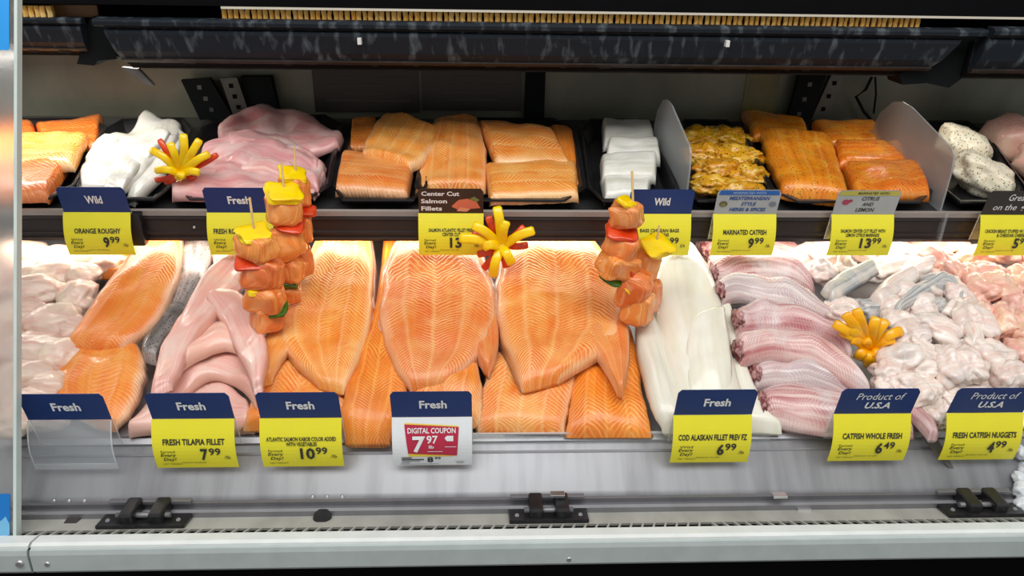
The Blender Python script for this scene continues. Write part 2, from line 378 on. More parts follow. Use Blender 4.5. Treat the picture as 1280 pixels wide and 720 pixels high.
rail_prof = [(0.7035, -0.6475), (0.700, -0.6440), (0.684, -0.6400), (0.6795, -0.6415), (0.6785, -0.648), (0.695, -0.652), (0.7035, -0.650)]
pan_prof = [(0.6795, -0.6440), (0.6755, -0.6445), (0.6735, -0.6500), (0.6720, -0.6720), (0.6760, -0.6780), (0.74, -0.680), (0.70, -0.662)]
for nm, x0, x1 in (('bumper', XL, xj-0.003), ('bumper', xj, XR)):
    extrude_x('top_rail', rail_prof, x0, x1, whitep, case)
    extrude_x('front_panel', pan_prof, x0, x1, greyp, case)
def stud(px, py, y, r, m, parent, name='bolt'):
    p = aty(px, py, y); cyl(name, p, p+Vector((0, -r*0.7, 0.0)), r, r*0.65, m, parent, 14)
stud(711, 698, 0.6745, 0.0042, chrome, case); stud(60, 704, 0.6745, 0.0042, chrome, case); stud(26, 703, 0.6745, 0.006, chrome, case)
for px in (68, 87, 106): stud(px, 625.5, 0.7515, 0.0026, chrome, case, 'stud')
for px in (391, 409, 428): stud(px, 620.5, 0.7515, 0.0026, chrome, case, 'stud')
# drain hole plug and little bracket on the ledge
p = on(403, 647, (-0.664, -0.27, 0.757), 0.001); cyl('drain_plug', p, p+Vector((0, -0.001, 0.004)), 0.0115, 0.0105, blackp, case, 20)
p = on(93, 648, (-0.664, -0.27, 0.757), 0.001); box('ledge_bracket', p.x-0.008, p.x+0.008, p.y-0.013, p.y+0.013, p.z-0.004, p.z+0.002, mat('dark_bracket', (0.05, 0.045, 0.045), 0.4), case, 0.001)
for px, py in ((697, 619), (975, 620), (1005, 636.5)):
    p = aty(px, py, 0.744); box('clip', p.x-0.009, p.x+0.009, 0.741, 0.750, p.z-0.002, p.z+0.002, chrome, case, 0.0007)

# ---- hinges on the ledge
def hinge(pxs, py, label, dark_m=blackp):
    (x0, x1) = pxs
    y = 0.735
    a = aty(x0, py, y); b = aty(x1, py, y); cx = (a.x+b.x)/2; wd = (b.x-a.x)/2
    zb = Z(-0.658)
    h = mesh_obj('glass_hinge', [(cx-wd, 0.754, zb-0.004), (cx-wd, 0.718, zb+0.004), (cx+wd, 0.718, zb+0.004), (cx+wd, 0.754, zb-0.004),
                                (cx-wd, 0.754, zb+0.003), (cx-wd, 0.718, zb+0.010), (cx+wd, 0.718, zb+0.010), (cx+wd, 0.754, zb+0.003)],
                 [(0, 1, 2, 3), (7, 6, 5, 4), (0, 4, 5, 1), (1, 5, 6, 2), (2, 6, 7, 3), (3, 7, 4, 0)], dark_m, case, smooth=False); bevel_mesh(h, 0.0018); h['label'] = label
    for s in (-0.32, 0.34):
        box('knuckle', cx+wd*s-0.0085, cx+wd*s+0.0085, 0.722, 0.756, zb+0.002, zb+0.022, dark_m, h, 0.003)
    cyl('pin', (cx-wd*0.62, 0.733, zb+0.013), (cx+wd*0.62, 0.733, zb+0.013), 0.0035, 0.0035, steel_dk, h, 12)
    for s in (-0.8, 0.8):
        cyl('screw', (cx+wd*s, 0.730, zb+0.006), (cx+wd*s, 0.729, zb+0.009), 0.003, 0.0026, steel_dk, h, 10)
    o = box('clamp_bar', cx-wd*0.95, cx+wd*0.95, 0.752, 0.759, zb+0.012, zb+0.017, steel_dk, h, 0.0008)
hinge((127, 237), 650, 'black plastic hinge on the steel ledge below the tilapia tag')
hinge((636, 734), 648, 'black plastic hinge with chrome clip on the ledge below salmon fillets')
hinge((1176, 1272), 640, 'black plastic hinge on the ledge below the catfish nuggets tag')

# ---- clear strip standing on the pan lip
p0 = aty(586, 545, 0.822).x; p1 = aty(962, 545, 0.822).x
st = extrude_x('lip_guard', [(0.8195, -0.5935), (0.8215, -0.5935), (0.8205, -0.6170), (0.8185, -0.6170)], p0, p1, acryl); tag(st, 'clear plastic guard strip along the pan lip below the salmon', 'guard strip')
extrude_x('top_edge', [(0.8190, -0.5925), (0.8220, -0.5925), (0.8220, -0.5940), (0.8190, -0.5940)], p0, p1, clear_mat('bright_acrylic_edge', (0.95, 0.95, 0.95), 0.2, 0.35), st)

# ---- shelf with ticket rail
shelf = empty('display_shelf', (0, 1.15, Z(-0.447)), 'steel display shelf with black ticket rail under the upper trays', 'shelf')
extrude_x('deck', [(1.150, -0.407), (1.558, -0.346), (1.558, -0.356), (1.150, -0.418)], XL, XR, mat('dark_deck', (0.10, 0.10, 0.105), 0.35, 0.4, c2=(0.05, 0.05, 0.052), scale=9), shelf)
extrude_x('underside', [(1.150, -0.419), (1.558, -0.358), (1.558, -0.405), (1.200, -0.449), (1.150, -0.449)], XL, XR, whitep, shelf)
extrude_x('top_trim', [(1.153, -0.400), (1.140, -0.3955), (1.1365, -0.398), (1.1355, -0.4055), (1.150, -0.409)], XL, XR, rail_top, shelf)
extrude_x('ticket_rail', [(1.150, -0.4075), (1.137, -0.4065), (1.1355, -0.411), (1.139, -0.413), (1.139, -0.431), (1.1355, -0.433), (1.1355, -0.4365), (1.139, -0.4385), (1.139, -0.441), (1.1365, -0.4430), (1.138, -0.448), (1.150, -0.449)], XL, XR, rail_m, shelf)
stud(243, 284, 1.1385, 0.0028, chrome, shelf, 'screw')
bc = aty(168, 285, 1.13); box('rail_joint_clip', bc.x-0.012, bc.x+0.014, 1.124, 1.140, Z(-0.452), Z(-0.398), blackp, shelf, 0.002)

# ---- canopy sections above
def canopy(x0, x1, dy, dz, sc_, label, cutr=0.0, cutl=0.0, nl=0.0, clips=()):
    pr = lambda pts: [(1.25+dy+(y-1.25)*sc_, -0.127+dz+(z+0.127)*sc_) for y, z in pts]
    c = empty('canopy_section', ((x0+x1)/2, 1.30+dy, Z(-0.19+dz)), label, 'canopy')
    extrude_x('lip', pr([(1.262, -0.1265), (1.247, -0.1275), (1.243, -0.1310), (1.244, -0.1360), (1.252, -0.1385), (1.262, -0.1385)]), x0-nl, x1+cutr*1.1, canopy_m, c)
    extrude_x('lip_groove', pr([(1.262, -0.1385), (1.2545, -0.1385), (1.2545, -0.1405), (1.262, -0.1405)]), x0, x1, canopy_br, c)
    fp = pr([(1.2550, -0.1400), (1.2490, -0.1430), (1.2490, -0.1480), (1.2560, -0.1720), (1.2640, -0.1830), (1.2800, -0.1830), (1.2800, -0.1400)])
    k = [1, 0.95, 0.9, 0.35, 0, 0, 1]
    extrude_x('face', fp, [x0+cutl*(1-q) for q in k], [x1+cutr*(q-1)*0.9 for q in k], canopy_m, c)
    extrude_x('lower_trim', pr([(1.2640, -0.1828), (1.2620, -0.1850), (1.2680, -0.1895), (1.285, -0.1895), (1.285, -0.1828)]), x0+cutl, x1-cutr*0.9, canopy_br, c)
    extrude_x('underside', pr([(1.272, -0.190), (1.288, -0.1985), (1.42, -0.190), (1.42, -0.150), (1.28, -0.150)]), x0+cutl*1.2, x1-cutr*1.3, dark, c)
    extrude_x('rear_trim', pr([(1.2870, -0.1965), (1.2860, -0.2000), (1.2960, -0.2015), (1.2960, -0.1985)]), x0+cutl*1.3, x1-cutr*1.6, canopy_br, c)
    rg = random.Random(5); v = []; f = []
    xx = x0+cutl+0.02
    while xx < x1-cutr-0.04:
        wd = rg.uniform(0.006, 0.018); q = len(v); y0, z0 = pr([(1.2835, -0.1890)])[0]; hgt = rg.uniform(0.0015, 0.003)
        bv, bf = box_v(xx, xx+wd, y0-0.014, y0, Z(z0-hgt), Z(z0+0.0005)); v += bv; f += [tuple(i+q for i in t) for t in bf]; xx += wd+rg.uniform(0.02, 0.07)
    tag(mesh_obj('trim_drips', v, f, canopy_br, c, smooth=False), kind='stuff')
    for px, py in clips:
        p = aty(px, py, 1.249); o = box('clip', p.x-0.003, p.x+0.003, 1.240, 1.254, p.z-0.005, p.z+0.005, mat('white_clip', (0.8, 0.8, 0.8), 0.4), c, 0.0008)
    return c
cxl = aty(134, 60, 1.25).x; cxr = aty(1205, 40, 1.25).x
canopy(cxl, cxr, 0, 0, 1.10, 'long stained black canopy section over the middle trays', cutr=0.034, cutl=0.012, nl=0.012, clips=((450, 51), (908, 54)))
lx = aty(104, 50, 1.27).x
canopy(XL, lx, 0.02, -0.002, 0.84, 'stained black canopy section over the orange roughy tray', cutr=0.004)
rx = aty(1236, 60, 1.235).x
canopy(rx, XR+0.1, -0.012, 0.004, 1.18, 'stained black canopy section over the stuffed chicken', cutl=-0.006)
# dark brackets in the gaps between sections
def bracket(name, pts, y, th, m, label, cat='bracket'):
    v = [aty(px, py, y) for px, py in pts]; n = len(v); v2 = [q+Vector((0, th, 0)) for q in v]
    f = [tuple(range(n)), tuple(range(2*n-1, n-1, -1))]+[(i, (i+1) % n, n+(i+1) % n, n+i) for i in range(n)]
    o = mesh_obj(name, v+v2, f, m, None, smooth=False); tag(o, label, cat); return o
blk = mat('bracket_black', (0.006, 0.008, 0.009), 0.7, spec=0.12)
bracket('canopy_bracket', [(112, 22), (126, 18), (140, 36), (146, 74), (122, 76), (118, 82), (96, 80)], 1.29, 0.05, blk, 'black end bracket above the orange roughy tray')
bracket('canopy_bracket', [(1195, 40), (1228, 34), (1222, 70), (1216, 88), (1186, 110), (1158, 104), (1128, 106), (1124, 92), (1160, 84)], 1.28, 0.05, blk, 'black end bracket above the stuffed chicken')
bracket('canopy_corner', [(152, 84), (172, 86), (192, 107), (184, 107)], 1.30, 0.01, mat('pale_grey_plastic', (0.16, 0.16, 0.155), 0.6), 'pale plastic corner piece under the canopy end', 'corner piece')
# ---- hood above the canopy, honeycomb air outlet
hood = empty('hood', (0, 1.30, Z(-0.1)), 'black hood above the honeycomb air outlet', 'hood')
extrude_x('hood_front', [(1.262, -0.1085), (1.262, 0.10), (1.558, 0.10), (1.558, -0.1085)], XL-0.1, XR+0.1, dark, hood)
extrude_x('duct_back', [(1.335, -0.108), (1.335, -0.15), (1.345, -0.15), (1.345, -0.108)], XL, XR, dark, hood)
cs = aty(640, 13, 1.262).x
extrude_x('edge_strip', [(1.2615, -0.1090), (1.2615, -0.1125), (1.268, -0.1125), (1.268, -0.1090)], cs-0.45, XR, cream, hood)
def honeycomb(px0, px1, label, n_gap=0.0091):
    x0 = aty(px0, 22, 1.272).x; x1 = aty(px1, 22, 1.272).x
    v = []; f = []; x = x0; k = 0
    while x < x1:
        q = len(v); hw = 0.0035+0.0005*math.sin(k*3.1); sh = 0.0010*math.sin(k*2.7); yb = 1.290
        for z, o_ in ((-0.1315, 0.0), (-0.1225, sh), (-0.1125, -sh*0.4)):     # one paper flute: V-shaped in plan
            v += [(x-hw+o_, 1.2745, Z(z)), (x+o_-hw*0.35, 1.2700, Z(z)), (x+hw+o_, 1.2760, Z(z)), (x+o_+0.0004, yb, Z(z)), (x+o_-0.0004, yb, Z(z))]
        for a in (q, q+5):
            for t in range(5): f.append((a+t, a+(t+1) % 5, a+5+(t+1) % 5, a+5+t))
        f += [tuple(range(q, q+5)), tuple(range(q+14, q+9, -1))]
        x += n_gap+0.0006*math.sin(k*1.9); k += 1
    o = mesh_obj('honeycomb_outlet', v, f, amber, None, smooth=False); tag(o, label, 'air grille')
    return o
honeycomb(280, 1154, 'long amber honeycomb air grille above the middle canopy section')
honeycomb(24, 62, 'short amber honeycomb air grille above the orange roughy tray')
p0 = aty(62, 20, 1.30); p1 = aty(124, 20, 1.30)
o = box('amber_panel', p0.x, p1.x, 1.298, 1.303, Z(-0.131), Z(-0.1125), mat('brown_amber', (0.22, 0.10, 0.025), 0.4), None, 0.0006); tag(o, 'plain brown amber panel beside the short air grille', 'panel')

# ---- things and painted reflections on the back wall
darkbrown = mat('brown_reflection', (0.022, 0.017, 0.011), 0.4)
def painted_reflection(x0, y0, x1, y1, label, lines):  # reflection of the shop in the back wall, painted as a dark brown board
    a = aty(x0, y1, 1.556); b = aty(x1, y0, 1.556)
    e = empty('wall_reflection', ((a.x+b.x)/2, 1.556, a.z), label, 'reflection')
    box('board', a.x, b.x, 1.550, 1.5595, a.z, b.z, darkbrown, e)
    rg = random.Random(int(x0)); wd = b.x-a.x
    lm = mat('reflected_print', (0.05, 0.042, 0.03), 0.5)
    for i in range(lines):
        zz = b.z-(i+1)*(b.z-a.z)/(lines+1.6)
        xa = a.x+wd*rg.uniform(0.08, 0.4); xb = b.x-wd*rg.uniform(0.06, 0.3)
        box('print_line', xa, xb, 1.5490, 1.5502, zz-0.0022, zz+0.0022, lm, e)  # faint text lines belonging to the painted reflection
painted_reflection(395, 88, 522, 139, 'dark brown painted reflection on the wall behind the salmon tray', 4)
painted_reflection(528, 88, 652, 137, 'dark brown painted reflection beside the black wall post', 4)
def post(pts, y, label, m=blk): bracket('wall_post', pts, y, 0.02, m, label, 'post')
post([(658, 90), (682, 90), (680, 150), (655, 150)], 1.535, 'black upright wall post behind the bass tray')
post([(300, 96), (338, 96), (350, 150), (312, 150)], 1.535, 'black upright wall post behind the rockfish tray')
grp = mat('bracket_grey', (0.10, 0.10, 0.09), 0.4, 0.5)
def slotted(pts, label, m):
    v0 = [aty(px, py, 1.525) for px, py in pts]
    o = bracket('shelf_bracket', pts, 1.525, 0.012, m, label)
    a, b, c, d = v0
    for i in range(3):
        t = 0.2+0.28*i; p = a.lerp(d, t).lerp(b.lerp(c, t), 0.5); x = box('slot', p.x-0.004, p.x+0.004, 1.5235, 1.5255, p.z-0.004, p.z+0.004, grp if m is not grp else dark, o)
slotted([(226, 100), (262, 98), (292, 148), (250, 150)], 'dark slotted shelf bracket behind the rockfish tray', blk)
slotted([(275, 98), (296, 97), (312, 144), (292, 146)], 'grey slotted shelf bracket behind the rockfish tray', grp)
slotted([(1000, 92), (1034, 92), (1004, 158), (982, 158)], 'black shelf bracket behind the citrus salmon tray', blk)
slotted([(1040, 92), (1056, 92), (1032, 150), (1014, 150)], 'grey shelf bracket behind the citrus salmon tray', grp)
def wire(name, pts, y, r, m, label):
    P = [aty(px, py, y) for px, py in pts]; v = []; f = []; n = 7
    for i, p in enumerate(P):
        d = (P[min(i+1, len(P)-1)]-P[max(i-1, 0)]).normalized(); q = d.to_track_quat('Z', 'Y')
        for j in range(n): v.append(p+q @ Vector((r*math.cos(2*math.pi*j/n), r*math.sin(2*math.pi*j/n), 0)))
    for i in range(len(P)-1):
        for j in range(n): f.append((i*n+j, i*n+(j+1) % n, (i+1)*n+(j+1) % n, (i+1)*n+j))
    f += [tuple(range(n)), tuple(range(len(v)-n, len(v)))]
    tag(mesh_obj(name, v, f, m), label, 'cable')
wire('cable', [(1090, 96), (1082, 112), (1070, 121), (1080, 140), (1096, 158)], 1.53, 0.003, blk, 'black cable bent behind the citrus salmon tray')
wire('cable', [(1094, 96), (1095, 118), (1092, 142)], 1.535, 0.002, blk, 'thin straight black cable hanging behind the grey divider')
a = aty(926, 150, 1.556); b = aty(978, 84, 1.556); o = box('yellow_reflection', a.x, b.x, 1.5585, 1.5599, a.z, b.z, mat('yellow_green_reflection', (0.22, 0.19, 0.05), 0.4, c2=(0.11, 0.11, 0.06), scale=14), None, 0.0004); tag(o, 'yellowish painted reflection on the wall behind marinated catfish', 'film strip')  # yellowish reflection in the wall, painted as a thin plate

# ---- glass pane at the left with stickers
def gl(px, py):  # point on the pane: a plane that leans back
    d = ray(px, py); n = Vector((0, 0.906, -0.423)); c = Vector((0, 0.705, -0.645))
    t = c.dot(n)/d.dot(n); return Vector((d.x*t, d.y*t, CAMZ+d.z*t))
nrm = Vector((0, 0.906, -0.423))
pa = [gl(19.5, -30), gl(19, 705), gl(-260, 705), gl(-260, -30)]
v = [q for q in pa]+[q+nrm*0.008 for q in pa]
BOXF = [(0, 1, 2, 3), (7, 6, 5, 4), (0, 4, 5, 1), (1, 5, 6, 2), (2, 6, 7, 3), (3, 7, 4, 0)]
gm, gn, gk, gp = nt('hazy_glass'); gp.inputs['Transmission Weight'].default_value = 0.9; gp.inputs['Roughness'].default_value = 0.22; gp.inputs['IOR'].default_value = 1.25; gp.inputs['Base Color'].default_value = (0.86, 0.88, 0.88, 1)
pane = mesh_obj('glass_screen', v, BOXF, gm, None, smooth=False); tag(pane, 'hazy glass screen with blue stickers beside the orange roughy trays', 'glass screen')
def on_pane(name, pts, m, off, th=0.0006, parent=pane):
    q = [gl(*c)-nrm*off for c in pts]; k = len(q)
    return mesh_obj(name, q+[x+nrm*th for x in q], [tuple(range(k)), tuple(range(2*k-1, k-1, -1))]+[(i, (i+1) % k, k+(i+1) % k, k+i) for i in range(k)], m, parent, smooth=False)
on_pane('edge_strip', [(18.2, -30), (22.2, -30), (20.8, 705), (16.8, 705)], mat('pale_glass_edge', (0.62, 0.72, 0.69), 0.25), 0.001, 0.010)
tag(on_pane('sticker', [(-90, -20), (12, -20), (12, 63), (-90, 63)], bluest, 0.001), 'bright blue sticker')
s2 = on_pane('sticker', [(-90, 617), (13, 617), (13, 700), (-90, 700)], mat('mid_blue_print', lin(8, 118, 200), 0.4), 0.001)
on_pane('print_wave', [(-60, 660), (-8, 655), (3, 650), (8, 645), (13, 655), (13, 668), (0, 672), (-60, 690)], mat('sky_blue_print', lin(120, 190, 232), 0.4), 0.0018, 0.0005, s2)
on_pane('print_base', [(-90, 678), (0, 676), (13, 668), (13, 700), (-90, 700)], mat('deep_blue_print', lin(10, 60, 140), 0.4), 0.0018, 0.0005, s2)

# ================================================================== TRAYS
def tray(c4, label, h=0.026):
    BL, BR, FR, FL = [on(x, y, UP, h) for x, y in c4]
    for q, back in ((FL, BL), (FR, BR)):      # keep the front rim behind the ticket rail
        if q.y < 1.141: q.xyz = q.lerp(back, (1.141-q.y)/(back.y-q.y))
    def pt(u, v): u = 0.5+(u-0.5)*1.05; return BL.lerp(BR, u).lerp(FL.lerp(FR, u), v)
    cut = 0.14
    octa = [(cut, 0), (1-cut, 0), (1, cut), (1, 1-cut), (1-cut, 1), (cut, 1), (0, 1-cut), (0, cut)]
    def ring(s, hh):
        out = []
        for u, v in octa:
            q = pt(0.5+(u-0.5)*s, 0.5+(v-0.5)*s); out.append(Vector((q.x, q.y, planez(UP, q.y)+hh)))
        return out
    rings = [ring(0.80, 0.001), ring(0.985, h-0.002), ring(1.0, h-0.001), ring(1.0, h+0.001), ring(0.955, h+0.0015), ring(0.92, h-0.003), ring(0.79, 0.0035)]
    v = sum(rings, []); f = []
    for i in range(len(rings)-1):
        for j in range(8): f.append((i*8+j, i*8+(j+1) % 8, (i+1)*8+(j+1) % 8, (i+1)*8+j))
    f.append(tuple(range(8))); f.append(tuple(range(len(v)-8, len(v))))
    o = mesh_obj('food_tray', v, f, traym, None, smooth=False); tag(o, label, 'tray')
    ro = [q+Vector((0, 0, 0.0)) for q in ring(1.004, h)]; ri = ring(0.965, h+0.002); rt = ring(1.0, h+0.0025)
    rv = ro+rt+ri; rf = []
    for i in range(2):
        for j in range(8): rf.append((i*8+j, i*8+(j+1) % 8, (i+1)*8+(j+1) % 8, (i+1)*8+j))
    mesh_obj('rim', rv, rf, mat('tray_rim', (0.014, 0.014, 0.015), 0.22), o, smooth=False)
    return o
tray([(-60, 150), (136, 148), (76, 258), (-90, 262)], 'black foam tray holding salmon portions beside the glass screen')
tray([(140, 150), (242, 148), (204, 258), (88, 254)], 'black foam tray holding white orange roughy fillets')
tray([(262, 148), (426, 144), (404, 258), (212, 254)], 'black foam tray holding pink rockfish fillets')
tray([(448, 148), (530, 147), (532, 256), (412, 254)], 'narrow black foam tray holding two salmon portions')
tray([(540, 148), (714, 149), (732, 258), (518, 260)], 'wide black foam tray holding the long center cut salmon fillets')
tray([(727, 150), (812, 150), (854, 256), (740, 256)], 'black foam tray holding white bass portions beside a grey divider')
tray([(846, 150), (918, 151), (975, 256), (858, 252)], 'black foam tray holding yellow marinated catfish')
tray([(926, 152), (1112, 152), (1176, 256), (976, 260)], 'black foam tray holding orange citrus salmon portions')
tray([(1150, 152), (1218, 152), (1288, 254), (1188, 254)], 'black foam tray holding herb stuffed chicken breast')
tray([(1224, 152), (1340, 152), (1430, 256), (1300, 256)], 'black foam tray beyond the herb stuffed chicken tray')

def quad(TL, TR, BR, BL, mode='v'):
    """stations for a portion: edges run from back to front"""
    def l(a, b, t): return (a[0]+(b[0]-a[0])*t, a[1]+(b[1]-a[1])*t)
    bow = 0.0
    A = [l(TL, BL, t) for t in (0, 0.33, 0.66, 1)]; B = [l(TR, BR, t) for t in (0, 0.33, 0.66, 1)]
    if mode == 'h':
        A = [l(TL, TR, t) for t in (0, 0.33, 0.66, 1)]; B = [l(BL, BR, t) for t in (0, 0.33, 0.66, 1)]
    return A, B
def portion(TL, TR, BR, BL, h, th, m, label, seed, mode='h', p=3.6, name='salmon_portion', cat='fish', group=None, rend=(0.10, 0.10)):
    A, B = quad(TL, TR, BR, BL, mode)
    return slab(name, A, B, UP, h, th, m, label, cat, group, p=p, seed=seed, rend=rend, wob=0.002)
SP = 'salmon portions in the tray by the glass'
portion((-40, 160), (42, 152), (50, 190), (-40, 190), 0.012, 0.018, SALD, 'dull salmon portion at the back of the tray by the glass screen', 1)
portion((44, 158), (130, 146), (120, 186), (60, 186), 0.012, 0.020, SALD, 'salmon portion against the rim of the tray beside orange roughy', 2)
portion((-30, 172), (112, 168), (92, 212), (-40, 212), 0.026, 0.022, SAL, 'long salmon portion lying across the tray by the glass screen', 3)
portion((-30, 200), (90, 200), (60, 250), (-40, 252), 0.018, 0.026, SALD, 'salmon portion at the front of the tray by the glass screen', 4)
# orange roughy
def F_(name, A, B, pl, h, th, m, label, cat='fish', **kw): return slab(name, A, B, pl, h, th, m, label, cat, **kw)
F_('white_fillet', [(182, 148), (158, 166), (134, 168), (108, 198), (100, 236)], [(228, 156), (222, 178), (196, 204), (176, 226), (146, 246)], UP, 0.016, 0.022, WHITE, 'broad white roughy fillet stretched across its tray', seed=5, wob=0.006)
F_('white_fillet', [(214, 160), (196, 186), (176, 214), (158, 250)], [(236, 172), (220, 198), (202, 226), (168, 254)], UP, 0.008, 0.018, WHITE, 'narrow white roughy fillet lying under the pepper flower', seed=6)
F_('white_fillet', [(130, 168), (116, 182), (106, 198)], [(150, 176), (136, 196), (124, 212)], UP, 0.028, 0.012, WHITE, 'short white roughy fillet end folded over the broad fillet', seed=7)
F_('white_fillet', [(196, 160), (170, 178), (146, 200), (128, 236)], [(214, 166), (196, 188), (172, 210), (150, 244)], UP, 0.034, 0.010, WHITE, 'thin white roughy fillet lying on top of the broad fillet', seed=211, wob=0.005)
# rockfish
F_('rockfish_fillet', [(272, 166), (320, 140), (372, 146), (430, 172)], [(276, 196), (320, 188), (380, 196), (424, 186)], UP, 0.018, 0.022, ROCK, 'pink rockfish fillet with pointed tail at the back of its tray', seed=8, wob=0.007)
F_('rockfish_fillet', [(256, 188), (310, 172), (360, 182), (408, 206)], [(240, 216), (290, 214), (344, 224), (398, 240)], UP, 0.022, 0.024, ROCK, 'pink rockfish fillet in the middle of its tray', seed=9, wob=0.007)
F_('rockfish_fillet', [(214, 224), (262, 204), (312, 204), (360, 220)], [(214, 244), (262, 250), (320, 252), (364, 252)], UP, 0.018, 0.024, ROCK, 'pink rockfish fillet at the front behind its blue tag', seed=10, wob=0.007)
F_('rockfish_fillet', [(362, 200), (388, 206), (408, 222)], [(356, 230), (378, 238), (392, 248)], UP, 0.016, 0.018, ROCK, 'pale rockfish scrap beside the tray rim and kebab', seed=11)
F_('rockfish_fillet', [(284, 172), (330, 164), (372, 176), (402, 200)], [(288, 190), (330, 180), (366, 192), (396, 214)], UP, 0.036, 0.012, ROCK, 'thin pink rockfish fillet crossing over the others', seed=212, wob=0.006)
F_('rockfish_fillet', [(232, 214), (280, 196), (330, 198), (368, 212)], [(238, 226), (284, 212), (330, 214), (362, 228)], UP, 0.036, 0.012, ROCK, 'narrow pink rockfish fillet behind the front one', seed=213, wob=0.006)
# centre cut salmon
portion((440, 154), (472, 148), (468, 190), (437, 188), 0.010, 0.020, SALD, 'small deep orange salmon portion tucked under its neighbour', 12)
F_('salmon_portion', [(484, 142), (466, 160), (454, 186), (452, 196)], [(552, 164), (548, 182), (534, 202), (514, 214)], UP, 0.026, 0.024, SAL, 'large pale salmon portion at the back of the narrow tray', seed=13, p=4, rend=(0.1, 0.1))
portion((428, 192), (518, 206), (510, 248), (418, 240), 0.016, 0.026, SAL, 'salmon portion at the front of the narrow tray', 14)
F_('salmon_portion', [(542, 150), (530, 180), (520, 208), (518, 240)], [(598, 148), (606, 178), (610, 208), (608, 240)], UP, [0.024, 0.022, 0.006], 0.022, SAL, 'long salmon fillet hanging over the rail behind the center cut tag', seed=15, p=3.2)
portion((596, 152), (690, 164), (714, 208), (620, 208), 0.022, 0.024, SAL, 'salmon portion lying at the back of the wide tray', 16)
portion((606, 208), (720, 204), (724, 248), (612, 252), 0.016, 0.026, SAL, 'salmon portion at the front of the wide tray beside the tag', 17)
portion((686, 160), (716, 158), (724, 236), (706, 232), 0.010, 0.018, SALD, 'narrow deep orange salmon portion against the tray rim', 18, mode='v')
# bass
portion((752, 152), (812, 156), (818, 178), (754, 186), 0.014, 0.028, WHITE, 'white bass portion at the back of its tray', 19, name='bass_portion', p=3)
portion((760, 178), (822, 178), (826, 204), (756, 204), 0.020, 0.032, WHITE, 'white bass portion stacked on top in its tray', 20, name='bass_portion', p=3)
portion((750, 200), (822, 196), (820, 226), (752, 226), 0.018, 0.030, WHITE, 'white bass portion in the middle behind the skewer', 21, name='bass_portion', p=3)
portion((750, 222), (816, 220), (810, 246), (756, 250), 0.010, 0.026, WHITE, 'white bass portion at the front behind its blue tag', 22, name='bass_portion', p=3)
# marinated catfish
for i, (x, y, a, b) in enumerate([(878, 170, 30, 18), (908, 172, 30, 18), (882, 194, 30, 20), (918, 196, 32, 20), (900, 214, 34, 20), (934, 220, 26, 20), (892, 232, 26, 16), (926, 238, 30, 16)]):
    blob_px('marinated_catfish_piece', x, y, a, b, UP, 0.022, MARI, 'yellow marinated catfish piece heaped in its black tray', 'fish', 'marinated catfish pieces in one tray', seed=30+i, rough=0.4, freq=1.6, flat=0.7, fold=0.18, src=ICO4)
# citrus salmon
portion((926, 140), (1004, 154), (1012, 176), (942, 174), 0.020, 0.024, CITR, 'citrus salmon portion at the back beside marinated catfish', 41)
portion((946, 168), (1038, 172), (1062, 252), (976, 242), 0.018, 0.030, CITR, 'large square citrus salmon portion spotted with herbs', 42, mode='v')
portion((1012, 156), (1092, 154), (1102, 180), (1036, 184), 0.014, 0.022, CITR, 'citrus salmon strip at the back of the tray by the divider', 43)
portion((1042, 180), (1122, 178), (1136, 208), (1048, 210), 0.018, 0.026, CITR, 'citrus salmon strip in the middle by the divider', 44)
portion((1052, 208), (1144, 204), (1164, 246), (1068, 254), 0.016, 0.030, CITR, 'citrus salmon strip at the front behind its grey tag', 45)
# stuffed chicken
blob_px('stuffed_chicken_breast', 1204, 186, 36, 31, UP, 0.034, STUFF, 'herb flecked stuffed chicken breast at the back of its tray', 'chicken', seed=51, rot=35, rough=0.2, src=ICO4)
blob_px('stuffed_chicken_breast', 1230, 220, 42, 30, UP, 0.030, STUFF, 'herb flecked stuffed chicken breast behind the black grill tag', 'chicken', seed=52, rot=25, rough=0.3, src=ICO4)
blob_px('chicken_breast', 1262, 172, 30, 34, UP, 0.03, CHICK, 'plain pink chicken breast in the tray beyond the stuffed chicken', 'chicken', seed=53, rough=0.25)
blob_px('chicken_breast', 1310, 205, 40, 30, UP, 0.03, CHICK, 'plain pink chicken breast at the front of the far tray', 'chicken', seed=54, rough=0.25)

# ---- dividers between trays
def divider(x, label):
    pr = [(1.148, -0.400), (1.146, -0.330), (1.150, -0.306), (1.160, -0.298), (1.300, -0.262), (1.335, -0.259), (1.365, -0.266), (1.40, -0.292), (1.415, -0.320), (1.415, -0.366)]
    v = [(x, y, Z(z)) for y, z in pr]+[(x+0.003, y, Z(z)) for y, z in pr]; n = len(pr)
    o = mesh_obj('tray_divider', v, [tuple(range(n)), tuple(range(2*n-1, n-1, -1))]+[(i, (i+1) % n, n+(i+1) % n, n+i) for i in range(n)], frost, None, smooth=False)
    tag(o, label, 'divider')
    box('rail_foot', x-0.001, x+0.004, 1.1290, 1.1485, Z(-0.450), Z(-0.396), acryl, o)
divider(aty(857, 240, 1.15).x, 'upright frosted plastic divider between bass and marinated catfish')
divider(aty(1174, 262, 1.15).x, 'upright frosted plastic divider between citrus salmon and stuffed chicken')

